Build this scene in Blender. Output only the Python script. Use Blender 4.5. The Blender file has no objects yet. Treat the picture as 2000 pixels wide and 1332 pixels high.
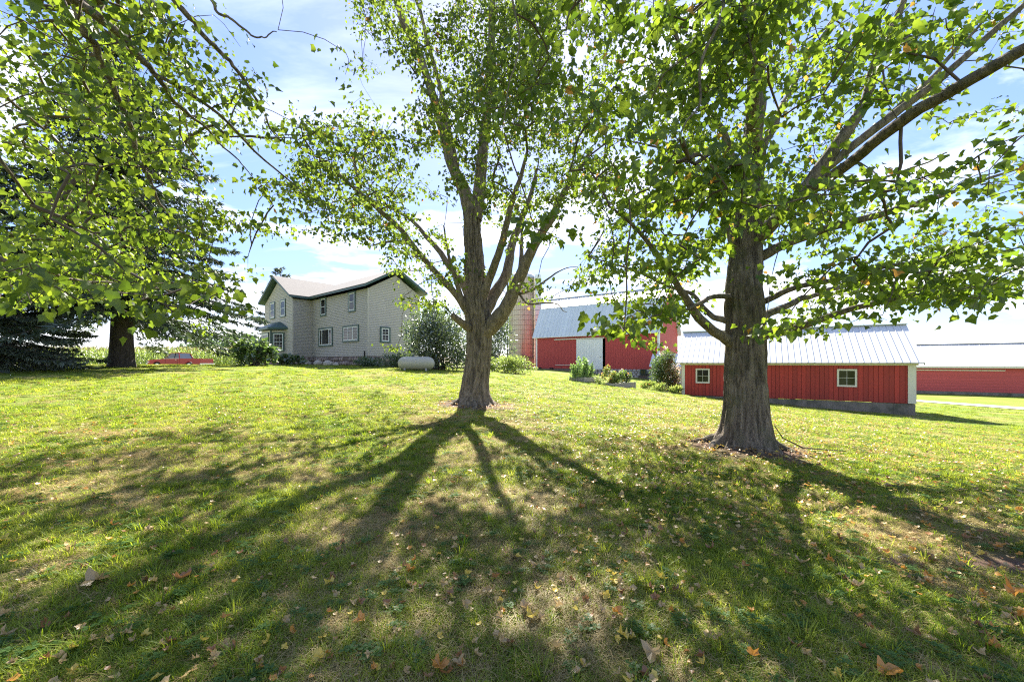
import bpy, math, random
import numpy as np
from mathutils import Vector, Matrix
random.seed(7)
RNG = np.random.default_rng(11)
SC = bpy.context.scene
COL = SC.collection
R = math.radians

# ------------------------------------------------------------------ camera, sky, sun, exposure
EYE = 1.55
FPX, CX, HY = 778.0, 1000.0, 708.0        # focal length and horizon in photo pixels (2000 wide)
cam_d = bpy.data.cameras.new('camera'); cam_d.sensor_width = 36; cam_d.lens = 36 * FPX / 2000
cam_d.shift_y = (HY - 666) / 2000; cam_d.clip_start = 0.05; cam_d.clip_end = 3000
cam = bpy.data.objects.new('camera', cam_d); COL.objects.link(cam)
cam.location = (0, 0, EYE); cam.rotation_euler = (R(90), 0, 0); SC.camera = cam

SUN_EL, SUN_AZ = 44.0, 2.5                # azimuth to the right of the view direction
world = bpy.data.worlds.new('World'); SC.world = world; world.use_nodes = True
sun_d = bpy.data.lights.new('sun', 'SUN'); sun_d.energy = 3.2; sun_d.angle = R(0.53); sun_d.color = (1.0, .94, .84)
sun = bpy.data.objects.new('sun', sun_d); COL.objects.link(sun)
sv = Vector((math.sin(R(SUN_AZ)) * math.cos(R(SUN_EL)), math.cos(R(SUN_AZ)) * math.cos(R(SUN_EL)), math.sin(R(SUN_EL))))
sun.rotation_euler = sv.to_track_quat('Z', 'Y').to_euler(); sun.location = (0, 40, 40)
SC.view_settings.view_transform = 'Standard'; SC.view_settings.look = 'None'
SC.view_settings.exposure = 2.74; SC.view_settings.gamma = 1.0; SC.view_settings.use_curve_mapping = False
SC.cycles.max_bounces = 8; SC.cycles.diffuse_bounces = 4; SC.cycles.transmission_bounces = 5
SC.cycles.glossy_bounces = 2; SC.cycles.use_denoising = False; SC.cycles.pixel_filter_type = 'BLACKMAN_HARRIS'; SC.cycles.filter_width = 1.15; SC.cycles.sample_clamp_indirect = 4; SC.cycles.use_adaptive_sampling = False


class NT:
    def __init__(s, tree): s.t = tree; s.n = tree.nodes; s.l = tree.links
    def node(s, typ, ins=None, **props):
        n = s.n.new(typ)
        for k, v in props.items(): setattr(n, k, v)
        for k, v in (ins or {}).items():
            sock = n.inputs[k]
            if isinstance(v, bpy.types.NodeSocket): s.l.new(v, sock)
            else: sock.default_value = v
        return n
    def math(s, op, a, b=0.0, clamp=False):
        n = s.node('ShaderNodeMath', {0: a, 1: b}, operation=op); n.use_clamp = clamp; return n.outputs[0]
    def mix(s, f, a, b, mode='MIX'):
        n = s.n.new('ShaderNodeMix'); n.data_type = 'RGBA'; n.blend_type = mode
        for i, v in ((0, f), (6, a), (7, b)):
            if isinstance(v, bpy.types.NodeSocket): s.l.new(v, n.inputs[i])
            else: n.inputs[i].default_value = v if i == 0 else (tuple(v) + (1,))[:4]
        return n.outputs[2]
    def ramp(s, f, stops):
        n = s.n.new('ShaderNodeValToRGB'); s.l.new(f, n.inputs[0]); e = n.color_ramp.elements
        while len(e) < len(stops): e.new(.5)
        for el, (p, c) in zip(e, stops):
            el.position = p; el.color = (tuple(c) + (1,))[:4] if not isinstance(c, (int, float)) else (c, c, c, 1)
        return n.outputs[0]
    def noise(s, vec, scale, detail=4, rough=.55, dist=0.0):
        return s.node('ShaderNodeTexNoise', {'Vector': vec, 'Scale': scale, 'Detail': detail, 'Roughness': rough, 'Distortion': dist}).outputs[0]
    def mapv(s, vec, scale=(1, 1, 1), loc=(0, 0, 0), rot=(0, 0, 0)):
        return s.node('ShaderNodeMapping', {'Vector': vec, 'Scale': scale, 'Location': loc, 'Rotation': rot}).outputs[0]


# world: physical sky with broken cumulus and thin streaks
w = NT(world.node_tree); w.n.clear()
sky = w.node('ShaderNodeTexSky', sky_type='NISHITA', sun_disc=False)
sky.sun_elevation = R(SUN_EL); sky.sun_rotation = R(SUN_AZ); sky.air_density = 1.0; sky.dust_density = 0.4; sky.ozone_density = 3.0
geo = w.node('ShaderNodeTexCoord').outputs['Generated']
sep = w.node('ShaderNodeSeparateXYZ', {0: geo})
den = w.math('ADD', w.math('MAXIMUM', sep.outputs[2], 0.0), 0.17)
cu = w.math('DIVIDE', sep.outputs[0], den); cv = w.math('DIVIDE', sep.outputs[1], den)
cp = w.node('ShaderNodeCombineXYZ', {0: cu, 1: cv, 2: 0.0}).outputs[0]
n1 = w.noise(w.mapv(cp, (1.15, 1.5, 1), (3.1, 1.7, 0)), 1.0, 9, .58, .25)
n2 = w.noise(w.mapv(cp, (.5, 2.6, 1), (9, 4, 0), (0, 0, .5)), 1.0, 7, .6, .6)
low = w.ramp(sep.outputs[2], [(0.0, .115), (.32, .0)])
c1 = w.ramp(w.math('ADD', n1, low), [(.53, 0.0), (.67, 1.0)])
c2 = w.math('MULTIPLY', w.ramp(n2, [(.54, 0.0), (.8, 1.0)]), .55)
cf = w.math('MAXIMUM', c1, c2, True)
shade = w.noise(w.mapv(cp, (2.2, 3, 1), (1, 8, 0)), 1.0, 5, .5)
cloudcol = w.ramp(shade, [(.3, (4.3, 4.5, 5.2)), (.65, (6.2, 6.3, 6.6))])
lum = w.node('ShaderNodeRGBToBW', {0: sky.outputs[0]}).outputs[0]
kf = w.math('DIVIDE', 6.6, w.math('ADD', lum, 6.6))
skyc = w.mix(1.0, sky.outputs[0], w.node('ShaderNodeCombineColor', {0: w.math('MULTIPLY', kf, .92), 1: w.math('MULTIPLY', kf, .90), 2: w.math('MULTIPLY', kf, 1.07)}).outputs[0], 'MULTIPLY')
wc = w.mix(cf, skyc, cloudcol)
bg = w.node('ShaderNodeBackground', {'Color': wc, 'Strength': 0.056})
w.l.new(bg.outputs[0], w.node('ShaderNodeOutputWorld').inputs[0])

# ------------------------------------------------------------------ maths helpers
def P(px, py, z):
    return np.array(((px - CX) / FPX * z, z, EYE - (py - HY) / FPX * z))
def proj(p):
    p = np.asarray(p, float); z = np.maximum(p[..., 1], 1e-3)
    return CX + p[..., 0] / z * FPX, HY - (p[..., 2] - EYE) / z * FPX, p[..., 1]
def _h(i, j, k, s):
    n = (i * 374761393 + j * 668265263 + k * 2147483647 + s * 1274126177) & 0xffffffff
    n = ((n ^ (n >> 13)) * 1274126177) & 0xffffffff
    return ((n ^ (n >> 16)) & 0xffff) / 65535.0
def vnoise(x, y, z=0.0, s=0):
    x, y, z = np.broadcast_arrays(np.asarray(x, float), np.asarray(y, float), np.asarray(z, float))
    i, j, k = np.floor(x).astype(np.int64), np.floor(y).astype(np.int64), np.floor(z).astype(np.int64)
    u, v, t = x - i, y - j, z - k
    u, v, t = (a * a * (3 - 2 * a) for a in (u, v, t)); o = 0
    for a in (0, 1):
        for b in (0, 1):
            for c in (0, 1):
                o = o + _h(i + a, j + b, k + c, s) * (u if a else 1 - u) * (v if b else 1 - v) * (t if c else 1 - t)
    return o
def fbm(x, y, z=0.0, s=0, o=4):
    t = 0; a = .5; f = 1.0
    for q in range(o):
        t = t + a * vnoise(np.asarray(x) * f, np.asarray(y) * f, np.asarray(z) * f, s + q); a *= .5; f *= 2.03
    return t / (1 - .5 ** o)

# ------------------------------------------------------------------ terrain
TPZ = [(0, 0, -1.55), (0, 3, -1.55), (-3, 2, -1.55), (4, 2, -1.58), (-1.17, 12.5, -1.32), (4.3, 7.3, -1.54),
       (-23.5, 24, -.26), (-24, 17, -.5), (-9, 9, -1.22), (-16, 12, -.95), (-11.6, 31, -.31), (-20, 34, -.2), (-19.5, 28, -.24), (-6.3, 26.5, -.5),
       (-.5, 30, -.85), (3, 55, -.85), (2, 42, -.92), (5.2, 27, -1.3), (16.5, 46, -2.0), (11.2, 26.3, -2.1), (20.8, 20.3, -2.76), (15.5, 23, -2.45),
       (46, 40, -3.24), (32, 31, -3.05), (36, 44, -3.2), (-33, 39, -.72), (-30, 31, -.2), (-38, 33, -.42), (-45, 48, -.72), (-58, 58, -.8), (-15, 45, -.35), (8.5, 14, -1.92),
       (-60, 80, -.9), (0, 80, -1.2), (60, 70, -3.2), (0, -10, -1.6), (-20, 0, -1.2), (20, 3, -2.3), (60, 10, -3.4), (-55, 20, -.6),
       (0, 140, -1.5), (110, 110, -2.5), (-110, 110, -1.2), (-110, 0, -1.2), (110, 0, -2.8), (0, -90, -1.8)]
TPZ = np.array(TPZ)
def _tps(d): d = np.maximum(d, 1e-6); return d * d * np.log(d)
_n = len(TPZ)
_K = _tps(np.hypot(TPZ[:, None, 0] - TPZ[None, :, 0], TPZ[:, None, 1] - TPZ[None, :, 1])) + np.eye(_n) * 2.0
_A = np.block([[_K, np.c_[np.ones(_n), TPZ[:, :2]]], [np.c_[np.ones(_n), TPZ[:, :2]].T, np.zeros((3, 3))]])
_W = np.linalg.solve(_A, np.r_[TPZ[:, 2], 0, 0, 0])
def ground(x, y):
    x = np.asarray(x, float); y = np.asarray(y, float); sh = np.broadcast(x, y).shape
    x = np.broadcast_to(x, sh).ravel(); y = np.broadcast_to(y, sh).ravel()
    r = np.hypot(x, y); c = np.minimum(1, 115 / np.maximum(r, 1e-6)); xx = x * c; yy = y * c
    out = np.empty(len(xx))
    for a in range(0, len(xx), 20000):
        b = slice(a, a + 20000)
        k = _tps(np.hypot(xx[b, None] - TPZ[None, :, 0], yy[b, None] - TPZ[None, :, 1]))
        out[b] = k @ _W[:_n] + _W[_n] + _W[_n + 1] * xx[b] + _W[_n + 2] * yy[b]
    f = np.clip((r - 80) / 120, 0, 1)
    out = out * (1 - f) + (-1.4) * f
    out = out + EYE + (fbm(x * .7, y * .7, 0, 5, 3) - .5) * .07 * np.clip(1 - r / 60, 0, 1)
    return out.reshape(sh)
def gz(x, y): return float(ground(x, y))
TREE1 = (-1.17, 12.5); TREE2 = (4.31, 7.35); TREE3 = (-7.2, -.4)
def straw(x, y):
    """how dry the lawn is, 0..1"""
    n = fbm(x * .55, y * .55, 0, 21, 4); m = fbm(x * 2.3, y * 2.3, 0, 31, 3)
    near = np.clip(1.25 - np.hypot(x * .8, y - 1) / 11, 0, 1) * .17
    return np.clip((n * .65 + m * .35 + near - .53) * 4.2, 0, 1)
def soil(x, y):
    n = (fbm(x * 2.5, y * 2.5, 0, 41, 3) - .5)
    a = 1.5 - np.hypot((x - TREE2[0] - .1) / 1.15, (y - TREE2[1] + .15)) / .78 + n * 1.4
    b = 1.3 - np.hypot((x - TREE1[0]) / 1.2, (y - TREE1[1] + .2)) / .95 + n * 1.6
    c = .9 - np.hypot((x - 3.95) / .55, (y - 3.1) / .3) + n * 1.3
    return np.clip(np.maximum(np.maximum(a, b), c) * 1.6, 0, 1)

# ------------------------------------------------------------------ mesh helpers
class MB:
    def __init__(s): s.V = []; s.F = []; s.n = 0; s.A = []
    def add(s, V, F, a=None):
        V = np.asarray(V, float).reshape(-1, 3); s.V.append(V)
        for f in F: s.F.append(tuple(int(i) + s.n for i in f))
        s.n += len(V); return s
    def hexa(s, p):   # p: 4 bottom, 4 top
        return s.add(p, [(3, 2, 1, 0), (4, 5, 6, 7), (0, 1, 5, 4), (1, 2, 6, 5), (2, 3, 7, 6), (3, 0, 4, 7)])
    def box(s, o, u, v, n_):   # corner o and three edge vectors
        o, u, v, n_ = (np.asarray(a, float) for a in (o, u, v, n_))
        return s.hexa([o, o + u, o + u + v, o + v, o + n_, o + u + n_, o + u + v + n_, o + v + n_])
    def bx(s, x0, x1, y0, y1, z0, z1): return s.box((x0, y0, z0), (x1 - x0, 0, 0), (0, y1 - y0, 0), (0, 0, z1 - z0))
    def tube(s, pts, rad, n=8, cap=True):
        V, F = tube_arrays(pts, rad, n); s.add(V, F)
        if cap:
            m = len(pts); s.F.append(tuple(s.n - len(V) + i for i in range(n))[::-1]); s.F.append(tuple(s.n - n + i for i in range(n)))
        return s
    def arr(s): return np.concatenate(s.V), s.F
def tube_arrays(pts, rad, n=8):
    pts = np.asarray(pts, float); m = len(pts); rad = np.broadcast_to(np.asarray(rad, float), (m,))
    t = np.gradient(pts, axis=0); t /= np.maximum(np.linalg.norm(t, axis=1, keepdims=True), 1e-9)
    ref = np.array((0, 0, 1.0)) if abs(t[0, 2]) < .9 else np.array((1.0, 0, 0))
    a = np.empty_like(t); p = ref
    for i in range(m):
        p = p - t[i] * (p @ t[i]); L = np.linalg.norm(p); p = p / L if L > 1e-6 else np.cross(t[i], (1, 0, .3)); a[i] = p
    b = np.cross(t, a); th = np.arange(n) / n * 2 * math.pi
    V = pts[:, None] + rad[:, None, None] * (np.cos(th)[None, :, None] * a[:, None] + np.sin(th)[None, :, None] * b[:, None])
    i = np.arange(m - 1)[:, None] * n; j = np.arange(n)[None]; k = (j + 1) % n
    F = np.stack([i + j, i + k, i + n + k, i + n + j], -1).reshape(-1, 4)
    return V.reshape(-1, 3), F
def rawmesh(name, V, F, mat, smooth=False, attrs=None):
    me = bpy.data.meshes.new(name); V = np.asarray(V, np.float32)
    if isinstance(F, np.ndarray):
        k = F.shape[1]; me.vertices.add(len(V)); me.vertices.foreach_set('co', V.ravel())
        me.loops.add(F.size); me.loops.foreach_set('vertex_index', F.astype(np.int32).ravel())
        me.polygons.add(len(F)); me.polygons.foreach_set('loop_start', np.arange(0, F.size, k, dtype=np.int32))
        me.update(calc_edges=True); me.validate()
    else:
        me.from_pydata(V.tolist(), [], F); me.update()
    if smooth: me.shade_smooth()
    for an, av in (attrs or {}).items():
        a = me.attributes.new(an, 'FLOAT', 'POINT'); a.data.foreach_set('value', np.asarray(av, np.float32))
    if mat: me.materials.append(mat)
    return me
ROOT = {}
def tag(o, label=None, cat=None, group=None, kind=None):
    if label: o['label'] = label
    if cat: o['category'] = cat
    if group: o['group'] = group
    if kind: o['kind'] = kind
    return o
def thing(name, label, cat, loc=(0, 0, 0), group=None):
    o = bpy.data.objects.new(name, None); COL.objects.link(o); o.location = loc; o.empty_display_size = .3
    ROOT[o.name] = np.array(loc, float); return tag(o, label, cat, group)
def part(name, mb, mat, parent=None, smooth=False, kind=None, label=None, attrs=None):
    V, F = mb.arr() if isinstance(mb, MB) else mb
    base = ROOT[parent.name] if parent else np.zeros(3)
    o = bpy.data.objects.new(name, rawmesh(name, V - base, F, mat, smooth, attrs)); COL.objects.link(o)
    if parent: o.parent = parent
    ROOT[o.name] = base
    return tag(o, label, None, None, kind)
def inst(name, me, parent, loc, rot=None, scale=None, mat4=None):
    """child sharing mesh data; loc is in world space"""
    o = bpy.data.objects.new(name, me); COL.objects.link(o)
    base = ROOT[parent.name] if parent else np.zeros(3)
    if mat4 is not None: o.matrix_local = Matrix.Translation(Vector(-base)) @ mat4
    else:
        o.location = np.asarray(loc) - base
        if rot is not None: o.rotation_euler = rot
        if scale is not None: o.scale = scale
    if parent: o.parent = parent
    ROOT[o.name] = base
    return o

# ------------------------------------------------------------------ materials
def newmat(name):
    m = bpy.data.materials.new(name); m.use_nodes = True; t = NT(m.node_tree); t.n.clear()
    out = t.node('ShaderNodeOutputMaterial'); return m, t, out
def pbr(name, col, rough=.7, metal=0.0, var=.12, nscale=6, bump=0.0, bscale=40, stretch=(1, 1, 1), col2=None, c2lo=.5, c2hi=.7, spec=.5, objrand=0.0):
    m, t, out = newmat(name); co = t.node('ShaderNodeTexCoord').outputs['Object']; v = t.mapv(co, stretch)
    n = t.noise(v, nscale, 5)
    c = t.mix(n, tuple(x * (1 - var) for x in col), tuple(min(1, x * (1 + var)) for x in col))
    if col2: c = t.mix(t.ramp(t.noise(v, nscale * .45, 6, .65), [(c2lo, 0.0), (c2hi, 1.0)]), c, col2)
    if objrand:
        r = t.node('ShaderNodeObjectInfo').outputs['Random']
        f = t.math('ADD', t.math('MULTIPLY', r, objrand), 1 - objrand / 2)
        c = t.mix(1.0, c, t.node('ShaderNodeCombineColor', {0: f, 1: f, 2: f}).outputs[0], 'MULTIPLY')
    b = t.node('ShaderNodeBsdfPrincipled', {'Base Color': c, 'Roughness': rough, 'Metallic': metal, 'Specular IOR Level': spec})
    if bump: t.l.new(t.node('ShaderNodeBump', {'Height': t.noise(v, bscale, 5, .6), 'Strength': 1.0, 'Distance': bump}).outputs[0], b.inputs['Normal'])
    t.l.new(b.outputs[0], out.inputs[0]); return m
def leafmat(name, d0, d1, t0, t1, tf=.5, gloss=.06, rare=None):
    m, t, out = newmat(name)
    a = t.node('ShaderNodeAttribute', attribute_name='rnd').outputs['Fac']
    r = t.math('FRACT', t.math('ADD', a, t.node('ShaderNodeObjectInfo').outputs['Random']))
    c = t.mix(r, d0, d1); tr = t.mix(r, t0, t1)
    if rare:
        k = t.ramp(t.math('FRACT', t.math('MULTIPLY', r, 37.7)), [(.985, 0.0), (.99, 1.0)])
        c = t.mix(k, c, rare); tr = t.mix(k, tr, tuple(min(1, x * 2) for x in rare))
    d = t.node('ShaderNodeBsdfDiffuse', {'Color': c}).outputs[0]; q = t.node('ShaderNodeBsdfTranslucent', {'Color': tr}).outputs[0]
    g = t.node('ShaderNodeBsdfGlossy', {'Color': (1, 1, 1, 1), 'Roughness': .38}).outputs[0]
    s = t.node('ShaderNodeMixShader', {0: tf, 1: d, 2: q}).outputs[0]
    s = t.node('ShaderNodeMixShader', {0: gloss, 1: s, 2: g}).outputs[0]
    t.l.new(s, out.inputs[0]); return m

M = {}
M['leaf1'] = leafmat('maple_leaf_dark', (.036, .058, .014), (.080, .108, .026), (.11, .18, .015), (.27, .36, .035), .5, .022, (.30, .14, .03))
M['leaf2'] = leafmat('maple_leaf', (.040, .068, .013), (.090, .125, .022), (.11, .20, .012), (.31, .42, .03), .52, .025, (.35, .18, .03))
M['leaf3'] = leafmat('maple_leaf_near', (.038, .064, .013), (.085, .118, .022), (.09, .16, .012), (.29, .38, .025), .52, .025)
M['needle'] = leafmat('spruce_needle', (.05, .075, .045), (.11, .14, .095), (.05, .09, .03), (.09, .14, .05), .25, .06)
M['bluneedle'] = leafmat('blue_spruce_needle', (.07, .10, .07), (.17, .20, .15), (.07, .11, .04), (.12, .17, .07), .2, .06)
M['shrubgrey'] = leafmat('grey_shrub_leaf', (.05, .07, .045), (.17, .20, .15), (.10, .16, .04), (.24, .33, .10), .35, .12)
M['shrubyel'] = leafmat('yellow_shrub_leaf', (.13, .18, .04), (.22, .26, .07), (.28, .40, .06), (.42, .50, .12), .45, .06)
M['shrubdark'] = leafmat('dark_shrub_leaf', (.05, .09, .03), (.10, .16, .06), (.08, .16, .03), (.22, .32, .06), .35, .10)
M['shrubgreen'] = leafmat('green_shrub_leaf', (.07, .12, .03), (.12, .18, .05), (.2, .36, .03), (.38, .5, .07), .45, .06)
M['feather'] = leafmat('feathery_plant_leaf', (.10, .17, .055), (.19, .27, .09), (.22, .38, .08), (.34, .48, .14), .45, .03)
M['corn'] = leafmat('corn_leaf', (.10, .16, .035), (.20, .25, .06), (.3, .45, .05), (.5, .58, .14), .5, .06)
M['tassel'] = pbr('corn_tassel', (.55, .46, .2), .9)
M['flowery'] = leafmat('orange_flower', (.6, .30, .06), (.7, .45, .12), (.7, .3, .1), (.8, .5, .1), .4, .0)
M['flowerw'] = leafmat('pale_flower', (.6, .55, .42), (.75, .7, .55), (.6, .5, .4), (.7, .6, .5), .4, .0)
M['farleaf'] = leafmat('distant_leaf', (.07, .11, .06), (.12, .16, .08), (.14, .22, .08), (.2, .3, .1), .4, .03)

# bark
def barkmat(name, c0, c1, moss, mosslo):
    m, t, out = newmat(name); co = t.node('ShaderNodeTexCoord').outputs['Object']
    st = t.mapv(co, (1, 1, .16)); n = t.noise(st, 14, 9, .66, 1.0); k = t.noise(co, 2.3, 5, .6)
    fine = t.noise(t.mapv(co, (1, 1, .4)), 70, 6, .7)
    a = t.ramp(n, [(.38, tuple(x * .30 for x in c0)), (.49, c0), (.64, c1)])
    a = t.mix(t.ramp(fine, [(.35, 0.0), (.7, .45)]), a, tuple(x * 1.35 for x in c1))
    a = t.mix(t.math('MULTIPLY', t.ramp(k, [(mosslo, 0.0), (mosslo + .2, 1.0)]), .55), a, moss)
    b = t.node('ShaderNodeBsdfPrincipled', {'Base Color': a, 'Roughness': .92, 'Specular IOR Level': .2})
    h = t.math('ADD', n, t.math('MULTIPLY', fine, .35))
    t.l.new(t.node('ShaderNodeBump', {'Height': h, 'Strength': 1.0, 'Distance': .09}).outputs[0], b.inputs['Normal'])
    t.l.new(b.outputs[0], out.inputs[0]); return m
M['bark1'] = barkmat('maple_bark', (.165, .135, .105), (.31, .26, .20), (.10, .10, .045), .55)
M['bark2'] = barkmat('mossy_maple_bark', (.16, .13, .10), (.31, .26, .20), (.085, .10, .035), .47)
M['twig'] = pbr('twig_bark', (.085, .062, .045), .9, var=.4, nscale=20)
M['sprucebark'] = barkmat('spruce_bark', (.07, .055, .048), (.12, .10, .085), (.06, .06, .05), .6)

# ground
def groundmat():
    m, t, out = newmat('lawn_soil'); pos = t.node('ShaderNodeNewGeometry').outputs['Position']
    s = t.node('ShaderNodeAttribute', attribute_name='straw').outputs['Fac']; so = t.node('ShaderNodeAttribute', attribute_name='soil').outputs['Fac']
    fi = t.noise(pos, 45, 6, .75); mid = t.noise(pos, 3.5, 5, .6); big = t.noise(pos, .35, 4, .5); mic = t.noise(pos, 160, 3, .8)
    g = t.mix(t.ramp(fi, [(.35, 0.0), (.65, 1.0)]), (.095, .14, .018), (.22, .27, .04))
    g = t.mix(t.ramp(mid, [(.4, 0.0), (.7, .55)]), g, (.25, .27, .05))
    g = t.mix(t.ramp(big, [(.42, 0.0), (.62, .45)]), g, (.12, .20, .022))
    y = t.mix(fi, (.26, .21, .08), (.44, .37, .17))
    c = t.mix(t.math('MULTIPLY', s, .6), g, y)
    e = t.mix(mic, (.075, .045, .03), (.24, .16, .12))
    c = t.mix(so, c, e)
    b = t.node('ShaderNodeBsdfPrincipled', {'Base Color': c, 'Roughness': .95, 'Specular IOR Level': .1})
    t.l.new(t.node('ShaderNodeBump', {'Height': t.math('ADD', fi, t.math('MULTIPLY', mic, .5)), 'Strength': 1.0, 'Distance': .03}).outputs[0], b.inputs['Normal'])
    t.l.new(b.outputs[0], out.inputs[0]); return m
M['ground'] = groundmat()
def blademat(name, a0, a1, tr0, tr1, mixpos=True):
    m, t, out = newmat(name); pos = t.node('ShaderNodeNewGeometry').outputs['Position']
    r = t.node('ShaderNodeObjectInfo').outputs['Random']; n = t.noise(pos, 1.3, 4, .6); q = t.noise(pos, 30, 2)
    sp = t.node('ShaderNodeSeparateXYZ', {0: pos}); ph = t.math('ADD', t.math('MULTIPLY', sp.outputs[0], 2.6), t.math('MULTIPLY', sp.outputs[1], 1.7))
    f = t.math('ADD', t.math('MULTIPLY', t.math('ADD', r, t.math('ADD', n, q)), .3333), t.math('MULTIPLY', t.math('SINE', ph), .10))
    f = t.ramp(f, [(.25, 0.0), (.75, 1.0)])
    d = t.node('ShaderNodeBsdfDiffuse', {'Color': t.mix(f, a0, a1)}).outputs[0]; u = t.node('ShaderNodeBsdfTranslucent', {'Color': t.mix(f, tr0, tr1)}).outputs[0]
    s = t.node('ShaderNodeMixShader', {0: .45, 1: d, 2: u}).outputs[0]
    s = t.node('ShaderNodeMixShader', {0: .015, 1: s, 2: t.node('ShaderNodeBsdfGlossy', {'Roughness': .4}).outputs[0]}).outputs[0]
    t.l.new(s, out.inputs[0]); return m
M['blade'] = blademat('grass_blade', (.085, .145, .016), (.25, .30, .05), (.28, .42, .015), (.62, .66, .06))
M['strawb'] = blademat('dry_grass_blade', (.32, .25, .10), (.56, .46, .24), (.36, .28, .10), (.58, .47, .22))
M['clover'] = blademat('clover_leaf', (.06, .12, .03), (.11, .19, .06), (.16, .32, .04), (.26, .42, .08))

# ------------------------------------------------------------------ ground sheet
rr = np.concatenate([[0.02], np.geomspace(.3, 12, 110), np.geomspace(12.3, 70, 70), np.geomspace(73, 1800, 40)])
na = 300; th = np.arange(na) / na * 2 * math.pi
gx = (rr[:, None] * np.sin(th)).ravel(); gy = (rr[:, None] * np.cos(th)).ravel()
i = np.arange(len(rr) - 1)[:, None] * na; j = np.arange(na)[None]; k = (j + 1) % na
gF = np.stack([i + j, i + na + j, i + na + k, i + k], -1).reshape(-1, 4)[:, ::-1].copy()
g = part('ground', (np.c_[gx, gy, ground(gx, gy)], gF[:, ::-1].copy()), M['ground'], smooth=True, kind='structure', attrs={'straw': straw(gx, gy), 'soil': soil(gx, gy)})
def strip(name, pts, wid, mat, lift=.01, n=60, cross=6):
    pts = np.array(pts, float); s = np.linspace(0, len(pts) - 1, n)
    c = catmull(pts, n); t = np.gradient(c, axis=0); t /= np.linalg.norm(t, axis=1, keepdims=True); nn = np.c_[t[:, 1], -t[:, 0]]
    q = np.linspace(-.5, .5, cross); ww = wid * (1 + .12 * (vnoise(s * 3, 0 * s, 0, 9) - .5))
    X = c[:, None, 0] + nn[:, None, 0] * q * ww[:, None]; Y = c[:, None, 1] + nn[:, None, 1] * q * ww[:, None]
    V = np.c_[X.ravel(), Y.ravel(), ground(X.ravel(), Y.ravel()) + lift]
    i = np.arange(n - 1)[:, None] * cross; j = np.arange(cross - 1)[None]
    F = np.stack([i + j, i + j + 1, i + cross + j + 1, i + cross + j], -1).reshape(-1, 4)
    return part(name, (V, F), mat, smooth=True, kind='structure')
def catmull(p, n):
    p = np.asarray(p, float); q = np.vstack([2 * p[0] - p[1], p, 2 * p[-1] - p[-2]])
    s = np.linspace(0, len(p) - 1 - 1e-9, n); i = s.astype(int); t = (s - i)[:, None]
    a, b, c, d = q[i], q[i + 1], q[i + 2], q[i + 3]
    return .5 * (2 * b + (c - a) * t + (2 * a - 5 * b + 4 * c - d) * t * t + (3 * b - a - 3 * c + d) * t ** 3)
M['gravel'] = pbr('gravel', (.42, .37, .32), .95, var=.25, nscale=30, bump=.02, bscale=60, col2=(.25, .26, .12), c2lo=.55, c2hi=.8)
strip('gravel_drive', [(22, 52), (26, 44), (29.5, 37), (32.3, 31.4), (34.6, 26.6), (38, 20), (46, 12)], 2.6, M['gravel'], .035)
strip('farm_lane', [(-75, 41), (-50, 40.5), (-33, 40), (-18, 41.5), (-5, 48)], 3.4, M['gravel'], .035)

# ------------------------------------------------------------------ building materials
def sidingmat(name, c, dirt=(.3, .3, .3), v=.06):
    m, t, out = newmat(name); co = t.node('ShaderNodeTexCoord').outputs['Object']
    n = t.noise(t.mapv(co, (1, 1, .25)), 1.2, 6, .6); q = t.noise(t.mapv(co, (.3, .3, 8)), 3, 3)
    a = t.mix(n, tuple(x * (1 - v) for x in c), tuple(x * (1 + v) for x in c)); a = t.mix(t.math('MULTIPLY', t.ramp(q, [(.45, 0.0), (.75, 1.0)]), .12), a, dirt)
    b = t.node('ShaderNodeBsdfPrincipled', {'Base Color': a, 'Roughness': .6, 'Specular IOR Level': .3}); t.l.new(b.outputs[0], out.inputs[0]); return m
M['beige'] = sidingmat('beige_vinyl_siding', (.49, .45, .385), (.25, .24, .2))
M['trimgreen'] = pbr('dark_green_trim', (.05, .10, .09), .45, var=.1)
M['white'] = pbr('white_paint', (.78, .78, .74), .5, var=.04)
M['cream'] = pbr('cream_trim', (.66, .62, .50), .6, var=.08, nscale=3)
M['shingle'] = pbr('asphalt_shingle', (.165, .155, .145), .95, var=.22, nscale=14, bump=.01, bscale=60, col2=(.12, .11, .105), c2lo=.45, c2hi=.7)
M['fieldstone'] = pbr('fieldstone', (.36, .30, .26), .9, var=.3, nscale=3, bump=.02, bscale=9, objrand=.7, col2=(.22, .13, .11), c2lo=.5, c2hi=.65)
M['palestone'] = pbr('pale_fieldstone', (.48, .43, .36), .9, var=.2, nscale=3, bump=.02, bscale=9, objrand=.4)
M['mortar'] = pbr('mortar', (.17, .13, .11), .95, var=.25, nscale=8)
M['red'] = pbr('barn_red_board', (.40, .030, .018), .62, var=.14, nscale=2, stretch=(1, 1, .25), bump=.003, bscale=12, objrand=.34, col2=(.24, .03, .022), c2lo=.42, c2hi=.7)
M['barnred'] = pbr('faded_red_siding', (.44, .055, .05), .6, var=.12, nscale=1.2, stretch=(1, 1, .3), objrand=.1)
M['redlong'] = pbr('red_clapboard', (.50, .07, .065), .6, var=.10, nscale=1.2, stretch=(.3, .3, 1), objrand=.14)
M['metalw'] = pbr('white_metal_roof', (.56, .57, .58), .5, .0, var=.06, nscale=.8, objrand=.07, stretch=(1, 1, .5))
M['metalg'] = pbr('galvanised_roof', (.62, .67, .69), .5, .0, var=.12, nscale=1.2, objrand=.10, stretch=(1, 1, .4))
M['concrete'] = pbr('weathered_concrete', (.21, .18, .15), .95, var=.3, nscale=2.5, bump=.02, bscale=12, col2=(.085, .085, .06), c2lo=.45, c2hi=.62)
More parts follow.
